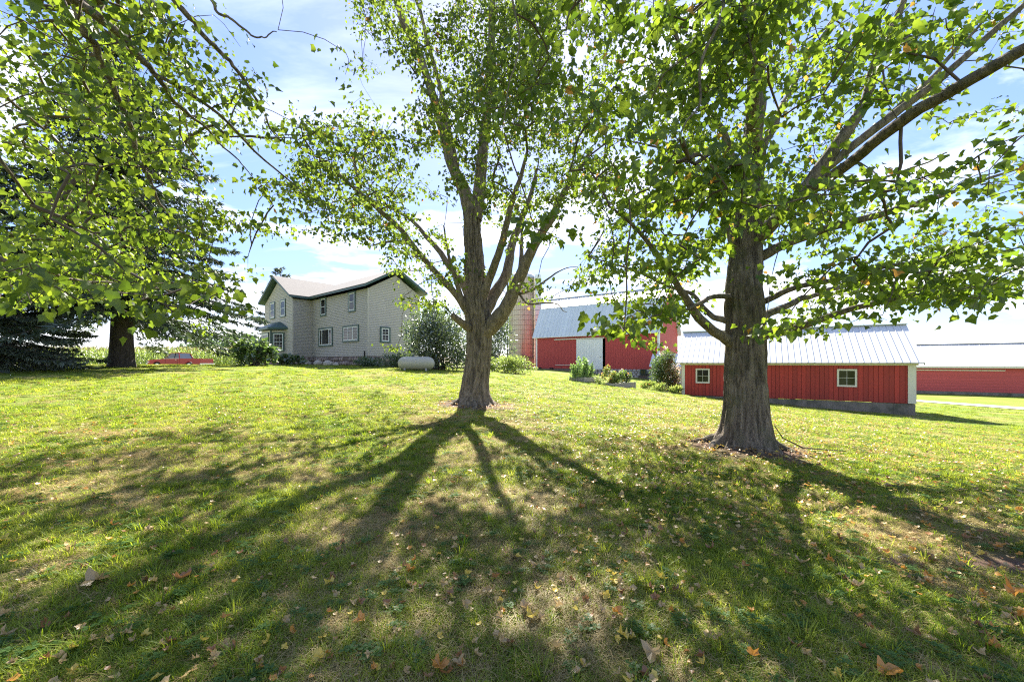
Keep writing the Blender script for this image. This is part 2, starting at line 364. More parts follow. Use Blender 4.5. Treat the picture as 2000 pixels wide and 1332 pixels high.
M['block'] = pbr('limewashed_stone', (.50, .48, .45), .9, var=.3, nscale=4, bump=.02, bscale=10, col2=(.25, .23, .21), c2lo=.45, c2hi=.6)
M['doorwhite'] = pbr('white_door_paint', (.80, .81, .79), .6, var=.05, nscale=3)
M['black'] = pbr('dark_interior', (.012, .011, .012), .9)
M['steel'] = pbr('dull_steel', (.30, .30, .31), .4, .7)
M['wood'] = pbr('weathered_plank', (.42, .38, .31), .9, var=.35, nscale=6, stretch=(1, 1, 5), bump=.004, objrand=.4)
def glassmat():
    m, t, out = newmat('window_glass'); co = t.node('ShaderNodeTexCoord').outputs['Object']
    n = t.noise(co, 1.1, 3, .5)
    b = t.node('ShaderNodeBsdfPrincipled', {'Base Color': t.mix(t.ramp(n, [(.4, 0.0), (.65, 1.0)]), (.012, .013, .012), (.05, .05, .042)), 'Roughness': .06, 'Specular IOR Level': .3})
    t.l.new(b.outputs[0], out.inputs[0]); return m
M['glass'] = glassmat()

Z3 = np.array((0, 0, 1.0))
def v2(a): return np.array((a[0], a[1], 0.0))
def clapboard(mb, o, d, nrm, lim, h0, h1, e=.14, lip=.020):
    """lim(h)->(u0,u1); courses of lapped siding, each proud at its bottom edge"""
    h = h0
    while h < h1 - 1e-4:
        t = min(h + e, h1); a0, a1 = lim(h); b0, b1 = lim(t)
        if a1 - a0 > .02:
            b1 = max(b1, b0)
            pts = [o + d * a0 + Z3 * h + nrm * lip, o + d * a1 + Z3 * h + nrm * lip, o + d * b1 + Z3 * t + nrm * .002, o + d * b0 + Z3 * t + nrm * .002,
                   o + d * a0 + Z3 * (h - .004) - nrm * .018, o + d * a1 + Z3 * (h - .004) - nrm * .018, o + d * b1 + Z3 * (t - .014) - nrm * .018, o + d * b0 + Z3 * (t - .014) - nrm * .018]
            pts[2] = pts[2] - Z3 * .014; pts[3] = pts[3] - Z3 * .014
            mb.add(pts, [(0, 1, 2, 3), (4, 5, 1, 0), (3, 2, 6, 7)])
        h = t
def prism(mb, pts, nvec):
    pts = [np.asarray(p, float) for p in pts]; n = len(pts)
    mb.add(pts + [p + nvec for p in pts], [tuple(range(n))[::-1], tuple(range(n, 2 * n))] + [(i, (i + 1) % n, n + (i + 1) % n, n + i) for i in range(n)])
def window(root, o, d, nrm, u0, u1, h0, h1, cas=.1, fr=.06, cols=(1,), rows=1, casm='trimgreen', frm='white', name='window', meet=False, grid=None, proud=.055):
    """window > casing frame, sash, pane, muntin.  o: wall origin at height 0"""
    def slab(m, a, b, c, e, n0, n1): m.box(o + d * a + Z3 * c + nrm * n0, d * (b - a), Z3 * (e - c), nrm * (n1 - n0))
    m = MB()
    slab(m, u0, u1, h1 - cas, h1, .0, proud + .03); slab(m, u0, u1, h0, h0 + cas, .0, proud + .035)
    slab(m, u0, u0 + cas, h0 + cas, h1 - cas, .0, proud + .028); slab(m, u1 - cas, u1, h0 + cas, h1 - cas, .0, proud + .028)
    wn = part(name, m, M[casm], root)
    a0, a1, b0, b1 = u0 + cas, u1 - cas, h0 + cas, h1 - cas
    m = MB(); slab(m, a0, a1, b1 - fr, b1, .001, proud + .012); slab(m, a0, a1, b0, b0 + fr, .001, proud + .012)
    slab(m, a0, a0 + fr, b0 + fr, b1 - fr, .001, proud + .012); slab(m, a1 - fr, a1, b0 + fr, b1 - fr, .001, proud + .012)
    tot = sum(cols); x = a0 + fr; W = a1 - a0 - 2 * fr; edges = []
    for c in cols[:-1]:
        x += W * c / tot; slab(m, x - fr / 2, x + fr / 2, b0 + fr, b1 - fr, .001, proud + .011); edges.append(x)
    part('sash', m, M[frm], wn)
    if meet:
        m = MB(); hm = (b0 + b1) / 2; slab(m, a0 + fr, a1 - fr, hm - .022, hm + .022, .001, proud + .009); part('meeting_rail', m, M[frm], wn)
    xs = [a0 + fr] + edges + [a1 - fr]
    for q in range(len(xs) - 1):
        m = MB(); slab(m, xs[q] + (fr / 2 if q else 0), xs[q + 1] - (fr / 2 if q < len(xs) - 2 else 0), b0 + fr, b1 - fr, .002, proud - .012); part('pane', m, M['glass'], wn)
    if grid:
        m = MB(); gc, gr = grid
        for q in range(1, gc): xx = a0 + fr + W * q / gc; slab(m, xx - .008, xx + .008, b0 + fr, b1 - fr, .003, proud - .003)
        for q in range(1, gr): hh = b0 + fr + (b1 - b0 - 2 * fr) * q / gr; slab(m, a0 + fr, a1 - fr, hh - .008, hh + .008, .003, proud - .005)
        part('muntin', m, M[frm], wn)
    return wn
def upx(o, d, px):
    r = (px - CX) / FPX; return (r * o[1] - o[0]) / (d[0] - r * d[1])
def hpx(o, d, u, py): return EYE - (py - HY) / FPX * (o[1] + d[1] * u)
def winpx(root, o, d, nrm, x0, x1, yt, yb, **k):
    u0, u1 = sorted((upx(o, d, x0), upx(o, d, x1))); um = upx(o, d, x0)
    return window(root, o, d, nrm, u0, u1, hpx(o, d, um, yb), hpx(o, d, um, yt), **k)

# ------------------------------------------------------------------ the house
dL = v2((-.766, .643)); dG = v2((.643, .766)); nF = -dG; nR = -dL       # long wall direction, gable direction, outward normals
Cn = v2((-11.57, 32.0)); HB, HE = EYE + .53, EYE + 5.98                 # siding base and wall top
LW, GW = 10.2, 5.08
In = Cn + dL * LW; Wc = In + nF * 1.73; WW = 7.08; WD = 8.6
house = thing('farmhouse', 'two-storey beige farmhouse with green trim, bay window and grey gabled roofs', 'house', (Cn[0], Cn[1], gz(Cn[0], Cn[1])))
def pitch(w_, ov, rise): return rise / (w_ / 2 + ov)
RM, RW = EYE + 7.9, EYE + 8.5; OV = .5; HEv = EYE + 6.2
sm = (RM - HEv) / (GW / 2 + OV); sw = (RW - HEv) / (WW / 2 + OV)
def gable_lim(W, top0, slope): return lambda h: (0.0 + max(0, (h - top0) / slope), W - max(0, (h - top0) / slope))
m = MB(); clapboard(m, Cn, dL, nF, lambda h: (0, LW), HB, HE); part('siding', m, M['beige'], house, kind='stuff')
m = MB(); clapboard(m, Cn, dG, nR, gable_lim(GW, HE, sm), HB, RM - .30); part('siding', m, M['beige'], house, kind='stuff')
m = MB(); clapboard(m, Wc, dG, nR, lambda h: (0, 1.73), HB, HE); part('siding', m, M['beige'], house, kind='stuff')
m = MB(); clapboard(m, Wc, dL, nF, gable_lim(WW, HE, sw), HB, RW - .30); part('siding', m, M['beige'], house, kind='stuff')
WL = Wc + dL * WW; m = MB(); clapboard(m, WL, dG, dL, lambda h: (0, WD), HB, HE)
Bk = Cn + dG * GW; clapboard(m, Bk, dL, dG, lambda h: (0, LW), HB, HE)
Wb = WL + dG * WD; clapboard(m, Wb, -dL, dG, gable_lim(WW, HE, sw), HB, RW - .3); part('siding', m, M['beige'], house, kind='stuff')
def corner(o, a, b, h0, h1, mat, name='corner_board', t=.03, w_=.11):
    m = MB(); m.box(o - a * .0 + Z3 * h0 + b * 0, -a * w_, b * t, Z3 * (h1 - h0)); m.box(o + b * t + a * 0 + Z3 * h0, a * t, -b * (w_ + t), Z3 * (h1 - h0)); return part(name, m, M[mat], house)
corner(Cn + nF * .0, nR, nF, HB, HE, 'beige'); corner(Wc, nR, nF, HB, HE, 'beige')
m = MB(); m.box(Cn + dL * LW + nF * .0 + Z3 * HB + nR * .0, nR * .05, nF * .05, Z3 * (HE - HB)); part('corner_board', m, M['beige'], house)
# cores so no light leaks
m = MB(); m.box(Cn + dL * .02 + dG * .02 + Z3 * (HB - .3), dL * (LW - .04), dG * (GW - .04), Z3 * (HE - HB + .3)); m.box(Wc + dL * .02 + dG * .02 + Z3 * (HB - .3), dL * (WW - .04), dG * (WD - .04), Z3 * (HE - HB + .3)); part('wall_core', m, M['mortar'], house)
def roofside(o, d, ridge, L, ovr, half, eave, ridge_h, sgn_v, root, mat_top='shingle', th=.05, fas=.17, fm='trimgreen'):
    """o: mid of gable end at height 0, d: along ridge, sgn_v: horizontal unit vector from ridge to eave"""
    a = o - d * ovr; b = o + d * (L + ovr); E = sgn_v * half
    r0, r1, e1, e0 = a + Z3 * ridge_h, b + Z3 * ridge_h, b + E + Z3 * eave, a + E + Z3 * eave
    m = MB(); m.hexa([r0 - Z3 * .0, r1, e1, e0] + [p + Z3 * th for p in (r0, r1, e1, e0)]); part('roof', m, M[mat_top], root)
    if fas:
        m = MB(); k = .012; a = o - d * (ovr - k); b = o + d * (L + ovr - k); E = sgn_v * (half - k)
        q = [a + Z3 * ridge_h, b + Z3 * ridge_h, b + E + Z3 * eave, a + E + Z3 * eave]
        m.hexa([p - Z3 * fas for p in q] + [p - Z3 * .002 for p in q]); part('fascia', m, M[fm], root)
mg = Cn + dG * GW / 2
for s in (-1, 1): roofside(mg, dL, 0, LW + 2.5, OV, GW / 2 + OV, HEv, RM, dG * s, house)
wg = Wc + dL * WW / 2
for s in (-1, 1): roofside(wg, dG, 0, WD, OV, WW / 2 + OV, HEv, RW, dL * s, house)
for i_, (x0, x1, yt, yb) in enumerate([(626.3, 637.8, 582.6, 618.8), (681, 694.9, 571.3, 610.6)]):
    winpx(house, Cn, dL, nF, x0, x1, yt, yb, cas=.13, fr=.08, meet=True)
winpx(house, Cn, dL, nF, 623.3, 650.3, 641.5, 677.5, cas=.13, fr=.08, cols=(1, 3, 1))
winpx(house, Cn, dL, nF, 670, 701.4, 637.4, 669, cas=.13, fr=.08, cols=(1, 1, 1), grid=(3, 4))
winpx(house, Cn, dG, nR, 742, 761.8, 637.8, 669, cas=.12, fr=.08, meet=True, grid=(2, 4))
winpx(house, Cn, dG, nR, 792, 803, 641, 667, cas=.12, fr=.08, meet=True)
winpx(house, Wc, dL, nF, 528.2, 537.8, 591.5, 624, cas=.10, fr=.09, meet=True)
winpx(house, Wc, dL, nF, 548, 558.4, 586.5, 620.5, cas=.10, fr=.09, meet=True)
# bay
b0, b1, b2, b3 = Wc + dL * 1.5, Wc + dL * 2.6 + nF * 1.0, Wc + dL * 5.0 + nF * 1.0, Wc + dL * 6.1
BT = EYE + 3.15
m = MB(); prism(m, [q + Z3 * (HB - .05) for q in (b0, b1, b2, b3)], Z3 * (BT - HB)); bay = part('bay', m, M['beige'], house)
def facet(a, b):
    d = b - a; L = np.linalg.norm(d); d = d / L; n_ = np.cross(d, Z3)
    if n_ @ nF < 0: n_ = -n_
    return a, d, n_, L
a, d, n_, L = facet(b1, b0); window(house, a, d, n_, .2, L - .17, HB + .55, HB + 2.35, cas=.11, fr=.08, grid=(3, 4), meet=True)
m = MB(); m.box(a + Z3 * HB - d * .02, d * .14, n_ * .04, Z3 * (BT - HB)); part('corner_board', m, M['trimgreen'], house)
a, d, n_, L = facet(b1, b2); window(house, a, d, n_, .35, L - .35, HB + .55, HB + 2.35, cas=.09, fr=.12)
a, d, n_, L = facet(b2, b3); window(house, a, d, n_, .2, L - .17, HB + .55, HB + 2.35, cas=.11, fr=.08, meet=True)
ov = .32; e0, e1, e2, e3 = Wc + dL * (1.5 - ov * 1.3), Wc + dL * (2.6 - ov * .6) + nF * (1 + ov), Wc + dL * (5.0 + ov * .6) + nF * (1 + ov), Wc + dL * (6.1 + ov * 1.3)
ap0, ap1 = Wc + dL * 2.9 + Z3 * (BT + .85), Wc + dL * 4.7 + Z3 * (BT + .85)
m = MB(); ee = [q + Z3 * (BT + .02) for q in (e0, e1, e2, e3)]; eu = [q + Z3 * .18 for q in ee]
m.add(ee + eu + [ap0, ap1], [(3, 2, 1, 0), (0, 1, 5, 4), (1, 2, 6, 5), (2, 3, 7, 6), (4, 5, 8), (5, 6, 9, 8), (6, 7, 9)]); part('bay_roof', m, M['trimgreen'], house)
# foundation: mortar wall and field stones
m = MB()
for o, d, L in ((Cn + dG * .03 + dL * .03, dL, LW), (Cn + dG * .03 + dL * .03, dG, GW - .1), (Wc + dG * .03 + dL * .03, dG, 1.73), (Wc + dG * .03 + dL * .03, dL, WW - .1)):
    q = np.cross(d, Z3) * .02; m.box(o + Z3 * (HB - 1.4), d * L, q, Z3 * 1.398)
part('foundation', m, M['mortar'], house)
def blob(seed, n=2, amp=.22, sc=(1, 1, 1)):
    import bmesh
    bm = bmesh.new(); bmesh.ops.create_icosphere(bm, subdivisions=n, radius=1)
    V = np.array([v.co[:] for v in bm.verts]); F = [tuple(v.index for v in f.verts) for f in bm.faces]; bm.free()
    V = V * (1 + amp * (fbm(V[:, 0] * 1.3 + seed * 7, V[:, 1] * 1.3, V[:, 2] * 1.3, seed, 3)[:, None] - .5) * 2); return V * np.array(sc), F
stones = [rawmesh('stone', *blob(q, 1, .3), M['fieldstone']) for q in range(5)]
for o, d, n_, L in ((Cn, dL, nF, LW), (Wc, dG, nR, 1.7), (Cn, dG, nR, GW), (Wc, dL, nF, WW)):
    for row in range(2):
        u = random.uniform(0, .2)
        while u < L - .15:
            wd = random.uniform(.26, .52); p = o + d * (u + wd / 2) + n_ * .0; g0 = gz(p[0], p[1]); top = HB - .05
            hh = (top - g0) / 2
            if row == 0 or random.random() < .8:
                inst('stone', random.choice(stones), house, (p[0], p[1], g0 + hh * (row + .5)), (random.uniform(-.1, .1), 0, math.atan2(d[1], d[0])), (wd * .55, .13, hh * .55))
            u += wd + .02
m = MB(); o = Cn + dL * .45 + nF * .06; m.tube([o + Z3 * (HB + .42), o + Z3 * (HB - .35), o + Z3 * (HB - .5) + nF * .2], .05, 8); part('standpipe', m, M['black'], house)

# ------------------------------------------------------------------ the gambrel barn
bd = v2((.802, -.598)); bg_ = v2((.598, .802)); bn = -bg_; bo = v2((3.4, 56.0))
BL, BW = 16.9, 8.0; BE = EYE + 3.72; BB = EYE - .80; BH = EYE + 7.65; BR = EYE + 9.25
barn = thing('barn', 'large red gambrel barn with metal roof and white sliding door beside the silo', 'barn', (bo[0], bo[1], gz(bo[0], bo[1])))
dx0, dx1 = upx(bo, bd, 1126.5), upx(bo, bd, 1182.5); dtop = hpx(bo, bd, dx1, 661)
def vboards(mb, o, d, nrm, u0, u1, h0, h1f, sp=.22, t=.02, gap=.02):
    u = u0
    while u < u1 - .01:
        e = min(u + sp - gap, u1); mb.hexa([o + d * u + Z3 * h0, o + d * e + Z3 * h0, o + d * e + Z3 * h0 + nrm * t, o + d * u + Z3 * h0 + nrm * t,
                 o + d * u + Z3 * h1f(u), o + d * e + Z3 * h1f(e), o + d * e + Z3 * h1f(e) + nrm * t, o + d * u + Z3 * h1f(u) + nrm * t]); u += sp
def wallslab(mb, o, d, nrm, u0, u1, h0, h1, t=.1): mb.box(o + d * u0 + Z3 * h0 - nrm * t, d * (u1 - u0), nrm * (t - .001), Z3 * (h1 - h0))
m = MB(); wallslab(m, bo, bd, bn, 0, dx0, BB, BE); wallslab(m, bo, bd, bn, dx1, BL, BB, BE); wallslab(m, bo, bd, bn, dx0, dx1, dtop, BE)
wallslab(m, bo + bg_ * BW, bd, bg_, 0, BL, BB, BE); part('wall', m, M['barnred'], barn)
m = MB(); f1 = lambda u: BE
vboards(m, bo, bd, bn, .12, dx0, BB, f1); vboards(m, bo, bd, bn, dx1, BL - .12, BB, f1); vboards(m, bo, bd, bn, dx0, dx1, dtop, f1); part('siding', m, M['barnred'], barn, kind='stuff')
def gam(u):
    s = min(u, BW - u); s1 = 1.65
    return BE + (BH - BE) * s / s1 if s < s1 else BH + (BR - BH) * (s - s1) / (BW / 2 - s1)
for o, n_, nm in ((bo + bd * BL, bd, 1), (bo, -bd, 0)):
    m = MB(); vboards(m, o, bg_, n_, .03, BW - .03, BB, lambda u: gam(u) - .08, .25); m.add([o + bg_ * u + Z3 * h - n_ * .02 for u, h in ((0, BB), (BW, BB), (BW, BE - .1), (BW - 1.65, BH - .1), (BW / 2, BR - .1), (1.65, BH - .1), (0, BE - .1))], [tuple(range(7))]); part('gable_siding', m, M['barnred'], barn, kind='stuff')
m = MB()
for u in (0.0, BL - .2): m.box(bo + bd * u + Z3 * BB, bd * .2, bn * .035, Z3 * (BE - BB))
m.box(bo + bd * BL + Z3 * BB + bn * .035, bd * .035, bg_ * .25, Z3 * (BE - BB)); part('corner_board', m, M['white'], barn)
# roof panels
def roofpanels(root, o, d, n_up, L, p0, p1, width, mat, rib=.045, name='roof_panel', over=.4, ribs=1, th=.02):
    """panels between horizontal offsets p0=(s,h) and p1 (along n_up), sharing one mesh"""
    N = int(round((L + 2 * over) / width)); wd = (L + 2 * over) / N
    a = n_up * p0[0] + Z3 * p0[1]; b = n_up * p1[0] + Z3 * p1[1]; up = np.cross(b - a, d); up = up / np.linalg.norm(up); up = up if up[2] > 0 else -up
    m = MB(); m.box(np.zeros(3), d * (wd - .006), b - a, up * th)
    for q in range(ribs):
        c = d * (wd * q / ribs + .0); m.hexa([c, c + d * .06, c + d * .06 + (b - a), c + (b - a)][:4] + [c + d * .015 + up * (th + rib), c + d * .045 + up * (th + rib), c + d * .045 + up * (th + rib) + (b - a), c + d * .015 + up * (th + rib) + (b - a)])
    me = rawmesh(name, *m.arr(), mat)
    for q in range(N): inst(name, me, root, o + a + d * (-over + wd * q))
roofpanels(barn, bo, bd, bg_, BL, (-.35, BE - .25), (1.65, BH), .58, M['metalg'])
roofpanels(barn, bo, bd, bg_, BL, (1.62, BH + .04), (BW / 2, BR + .03), .58, M['metalw'])
o2 = bo + bg_ * BW
m = MB(); m.box(o2 - bd * .4 + bg_ * .35 + Z3 * (BE - .25), bd * (BL + .8), bg_ * -2.0 + Z3 * (BH - BE + .25), Z3 * .03); m.box(o2 - bd * .4 - bg_ * 1.65 + Z3 * BH, bd * (BL + .8), bg_ * -(BW / 2 - 1.65) + Z3 * (BR - BH), Z3 * .03); part('rear_roof', m, M['metalg'], barn)
m = MB(); m.box(bo - bd * .4 + bn * .36 + Z3 * (BE - .33), bd * (BL + .8), bg_ * .05, Z3 * .1); part('eave_trim', m, M['white'], barn)
m = MB(); m.box(bo - bd * .42 + bg_ * (BW / 2 - .18) + Z3 * (BR + .05), bd * (BL + .84), bg_ * .36, Z3 * .05); part('ridge_cap', m, M['metalw'], barn)
# door
m = MB(); q0 = upx(bo, bd, 1126.5); q1 = upx(bo, bd, 1177.6); sp = (q1 - q0) / 12; dbot = BB - .05
door = part('sliding_door', MB().box(bo + bd * q0 + bn * .06 + Z3 * dbot, bd * (q1 - q0), bn * .03, Z3 * (dtop - dbot)), M['doorwhite'], barn)
pm = rawmesh('door_board', *MB().box((0, 0, 0), bd * (sp - .02), bn * .025, Z3 * (dtop - dbot - .02)).arr(), M['doorwhite'])
for q in range(12): inst('door_board', pm, door, bo + bd * (q0 + sp * q) + bn * .091 + Z3 * (dbot + .01))
m = MB(); m.box(bo + bd * (q1 - .38) + bn * .118 + Z3 * (BB + 1.5), bd * .22, bn * .05, Z3 * .05); part('handle', m, M['steel'], door)
t0, t1 = upx(bo, bd, 1083.5), upx(bo, bd, 1181)
m = MB(); m.box(bo + bd * t0 + bn * .03 + Z3 * (dtop + .02), bd * (t1 - t0), bn * .14, Z3 * .13); part('door_rail', m, M['cream'], barn)
m = MB(); m.box(bo + bd * upx(bo, bd, 1085) + bn * .03 + Z3 * (BB + .42), bd * (upx(bo, bd, 1118) - t0), bn * .08, Z3 * .07); part('lower_rail', m, M['cream'], barn)
m = MB(); m.box(bo + bd * .3 + bg_ * 1.2 + Z3 * (BB - .3), bd * (BL - .6), bg_ * .05, Z3 * (BE - BB)); part('dark_backing', m, M['black'], barn)  # added black sheet behind the door gap, stands in for the interior's shade
# stone foundation falling with the ground
fb = EYE - 2.6; m = MB(); m.box(bo + bn * -.02 + Z3 * fb, bd * BL, bg_ * .3, Z3 * (BB - fb - .005)); m.box(bo + bd * (BL - .3) + bg_ * .29 + Z3 * fb, bd * .28, bg_ * (BW - .3), Z3 * (BB - fb - .005)); part('foundation', m, M['mortar'], barn)
blk = [rawmesh('foundation_stone', *blob(q + 20, 1, .25), M['block']) for q in range(4)]
u = upx(bo, bd, 1150)
for row in range(5):
    x = u + random.uniform(0, .3)
    while x < BL - .1:
        wd = random.uniform(.3, .6)
        if not (upx(bo, bd, 1249) < x + wd / 2 < upx(bo, bd, 1265) and row > 1):
            inst('foundation_stone', random.choice(blk), barn, bo + bd * (x + wd / 2) + Z3 * (BB - .14 - row * .26), (0, 0, math.atan2(bd[1], bd[0])), (wd * .54, .12, .15))
        x += wd
winpx(barn, bo, bd, bn, 1251, 1263, 721, 732, cas=.06, fr=.05, casm='trimgreen', frm='black', cols=(1, 1), name='cellar_window', proud=.12)
m = MB(); m.box(bo + bd * upx(bo, bd, 1074) + bn * .03 + Z3 * (BB - .05), bd * .55, bn * .05, Z3 * .16); m.box(bo + bd * .5 + bn * .03 + Z3 * (BB - .02), bd * .4, bn * .05, Z3 * .14); part('vent', m, M['black'], barn)
o = bo + bg_ * BW / 2 + bd * 1.4 + Z3 * BR; m = MB(); m.tube([o, o + Z3 * .75], .03, 6); m.box(o + Z3 * .45, bd * .2, bg_ * .05, Z3 * .1); part('lightning_rod', m, M['steel'], barn)

# milk house by the barn's right end
mo = P(1272, 716, 43.0); md = v2((.86, -.51)); mgd = v2((.51, .86)); mh = thing('milk_house', 'small white-roofed outbuilding at the right end of the barn, half behind a bush', 'shed', (mo[0], mo[1], gz(mo[0], mo[1])))
b_ = gz(mo[0], mo[1]) - .4; m = MB(); m.box(v2(mo) + Z3 * b_, md * 3.2, mgd * 3.0, Z3 * (mo[2] - b_)); part('wall', m, M['block'], mh)
roofpanels(mh, v2(mo), md, mgd, 3.2, (-.2, mo[2] - .02), (1.6, mo[2] + 1.35), .45, M['metalw'], over=.2)
m = MB(); m.box(v2(mo) - md * .2 + mgd * 3.3 + Z3 * (mo[2] - .02), md * 3.6, mgd * -1.7 + Z3 * 1.37, Z3 * .03); part('rear_roof', m, M['metalw'], mh)

# ------------------------------------------------------------------ silo
def silomat():
    m, t, out = newmat('silo_staves'); co = t.node('ShaderNodeTexCoord').outputs['Object']; s = t.node('ShaderNodeSeparateXYZ', {0: co})
    n = t.noise(t.mapv(co, (1, 1, .12)), 1.6, 6, .65); f = t.noise(co, 6, 5, .7)
    c = t.mix(f, (.48, .40, .33), (.62, .54, .45)); c = t.mix(t.ramp(n, [(.5, 0.0), (.7, .6)]), c, (.30, .23, .19))
    # iron-red stain, strongest on the side towards the barn and low down
    z = t.node('ShaderNodeMapRange', {0: s.outputs[2], 1: 1.0, 2: 12.0, 3: 1.0, 4: 0.0}).outputs[0]; x = t.node('ShaderNodeMapRange', {0: s.outputs[0], 1: -1.6, 2: 1.9, 3: -.1, 4: 1.0}).outputs[0]
    k = t.math('MULTIPLY', t.math('ADD', z, t.math('MULTIPLY', x, .9)), t.math('ADD', n, .22)); c = t.mix(t.ramp(k, [(.8, 0.0), (1.9, .55)]), c, (.60, .27, .19))
    b = t.node('ShaderNodeBsdfPrincipled', {'Base Color': c, 'Roughness': .9}); t.l.new(b.outputs[0], out.inputs[0]); return m
M['silo'] = silomat()
sx, sy = 1.62, 63.0; sg = gz(sx, sy); silo = thing('silo', 'tall concrete stave silo with rusty hoops, red-stained near its base', 'silo', (sx, sy, sg))
SR = 2.13; ST = EYE + (HY - 541) / FPX * 61 ; m = MB(); ns = 40
V = []; F = []; nr = int((ST - sg) / .75); 
for q in range(ns):
    a0, a1 = q / ns * 2 * math.pi, (q + 1) / ns * 2 * math.pi - .02
    off = (q % 2) * .37
    for r_ in range(nr + 1):
        z0 = max(sg, sg + r_ * .75 - off); z1 = min(ST, sg + (r_ + 1) * .75 - off - .02)
        if z1 <= z0: continue
        rad = SR + random.uniform(-.012, .012); rb = SR - .06
        for (aa, ab) in ((a0, a1),):
            p = [(sx + rad * math.cos(aa), sy + rad * math.sin(aa), z0), (sx + rad * math.cos(ab), sy + rad * math.sin(ab), z0), (sx + rad * math.cos(ab), sy + rad * math.sin(ab), z1), (sx + rad * math.cos(aa), sy + rad * math.sin(aa), z1)]
            m.add(p, [(0, 1, 2, 3)])
part('stave_wall', m, M['silo'], silo, kind='stuff')
th_ = np.linspace(0, 2 * math.pi, 49)
ring = lambda r_, z: np.c_[sx + r_ * np.cos(th_), sy + r_ * np.sin(th_), np.full(49, z)]
m = MB(); m.tube([(sx, sy, sg), (sx, sy, ST - .01)], SR - .03, 48); part('inner_wall', m, M['silo'], silo)
M['hoop'] = pbr('rusty_hoop', (.26, .17, .13), .7, .1, var=.3)
hm = rawmesh('hoop', *(lambda a: (a[0] - np.array((0, 0, 0)), a[1]))(tube_arrays(np.c_[(SR + .02) * np.cos(th_), (SR + .02) * np.sin(th_), 0 * th_], .016, 5)), M['hoop'])
h = .5; 
while sg + h < ST: inst('hoop', hm, silo, (sx, sy, sg + h)); h += .62 + h * .02
# dome cap
m = MB(); dn = 24; V = []
for q in range(7):
    e = q / 6 * math.pi / 2
    for k_ in range(dn): V.append((sx + (SR + .08) * math.cos(e) * math.cos(k_ / dn * 2 * math.pi), sy + (SR + .08) * math.cos(e) * math.sin(k_ / dn * 2 * math.pi), ST + 1.2 * math.sin(e)))
m.add(V, [(q * dn + k_, q * dn + (k_ + 1) % dn, (q + 1) * dn + (k_ + 1) % dn, (q + 1) * dn + k_) for q in range(6) for k_ in range(dn)]); part('dome', m, M['metalw'], silo)
cx_ = P(1051, 0, 61.0)[0]; m = MB(); m.box((cx_ - .42, 60.7, sg), (.84, 0, 0), (0, 1.1, 0), (0, 0, ST - sg + .3)); ch = part('chute', m, M['metalg'], silo)
m = MB(); z = sg + .6
while z < ST: m.bx(cx_ - .45, cx_ + .45, 60.66, 60.7, z, z + .07); z += .75
part('chute_band', m, M['steel'], ch, kind='stuff')
px_ = P(991.5, 0, 62.0)[0]; m = MB(); m.tube([(px_, 61.8, sg), (px_, 61.8, ST - .5), (px_ + .3, 61.9, ST), (px_ + 1.0, 62.4, ST + .5)], .12, 8); part('filler_pipe', m, M['sprucebark'], silo)
# low silo room
ro = P(1020, 719, 58.5); rr_ = thing('silo_room', 'low pink-red lean-to with a small dark window at the foot of the silo', 'shed', (ro[0], ro[1], gz(ro[0], ro[1])))
zb = gz(ro[0], ro[1]) - .3; tl, tr = P(1020, 693, 58.5), P(1047, 701, 58.5)
M['pinkwall'] = pbr('faded_red_block', (.50, .24, .20), .9, var=.15)
m = MB(); m.hexa([(tl[0], 58.5, zb), (tr[0] - .3, 58.5, zb), (tr[0] - .3, 60.5, zb), (tl[0], 60.5, zb), (tl[0], 58.5, tl[2]), (tr[0] - .3, 58.5, tr[2]), (tr[0] - .3, 60.5, tr[2]), (tl[0], 60.5, tl[2])]); part('wall', m, M['pinkwall'], rr_)
m = MB(); k_ = np.array((0, 0, .1)); q = [(tl[0] - .2, 58.2, tl[2] + .02), (tr[0] - .25, 58.2, tr[2] + .02), (tr[0] - .25, 60.6, tr[2] + .02), (tl[0] - .2, 60.6, tl[2] + .02)]; m.hexa([np.array(a) for a in q] + [np.array(a) + k_ for a in q]); part('roof', m, M['hoop'], rr_)
window(rr_, v2((tl[0], 58.5)), v2((1, 0)), v2((0, -1)), .55, 1.35, zb + .75, zb + 1.25, cas=.06, fr=.05, casm='cream', frm='black')

# ------------------------------------------------------------------ small red shed
sd = v2((.855, -.518)); sgd = v2((.518, .855)); sn = -sgd; so_ = v2((11.2, 26.3)); SL, SW = 11.2, 5.3
SE = EYE - .02; SB = EYE - 2.12; SRd = EYE + 2.15
shed = thing('shed', 'long low red board shed with cream trim and white ribbed roof behind the right maple', 'shed', (so_[0], so_[1], gz(so_[0], so_[1])))
m = MB(); m.box(so_ + sgd * .03 + sd * .03 + Z3 * SB, sd * (SL - .06), sgd * (SW - .06), Z3 * (SE - SB - .03)); part('wall', m, M['black'], shed)
nb = 52; bw = (SL - .36) / nb
bm_ = [rawmesh('board', *MB().box((0, 0, 0), sd * (bw - .014), sn * (.022 + q * .004), Z3 * (SE - SB - .14)).arr(), M['red']) for q in range(3)]
for q in range(nb): inst('board', bm_[q % 3 if q % 5 else 1], shed, so_ + sd * (.18 + bw * q) + Z3 * (SB + .0) + sgd * .028)
m = MB(); vboards(m, so_ + sd * SL, sgd, sd, .0, SW, SB, lambda u: SE + (SRd - SE) * (1 - abs(u - SW / 2) / (SW / 2)) - .1, .25, .02); vboards(m, so_, sgd, -sd, .0, SW, SB, lambda u: SE + (SRd - SE) * (1 - abs(u - SW / 2) / (SW / 2)) - .1, .25, .02); part('gable_siding', m, M['red'], shed, kind='stuff')
for u, cw in ((0, .2), (SL - .30, .30)):
    m = MB(); m.box(so_ + sd * u + Z3 * SB - sn * .02, sd * cw, sn * .07, Z3 * (SE - SB - .14)); part('corner_board', m, M['cream'], shed)
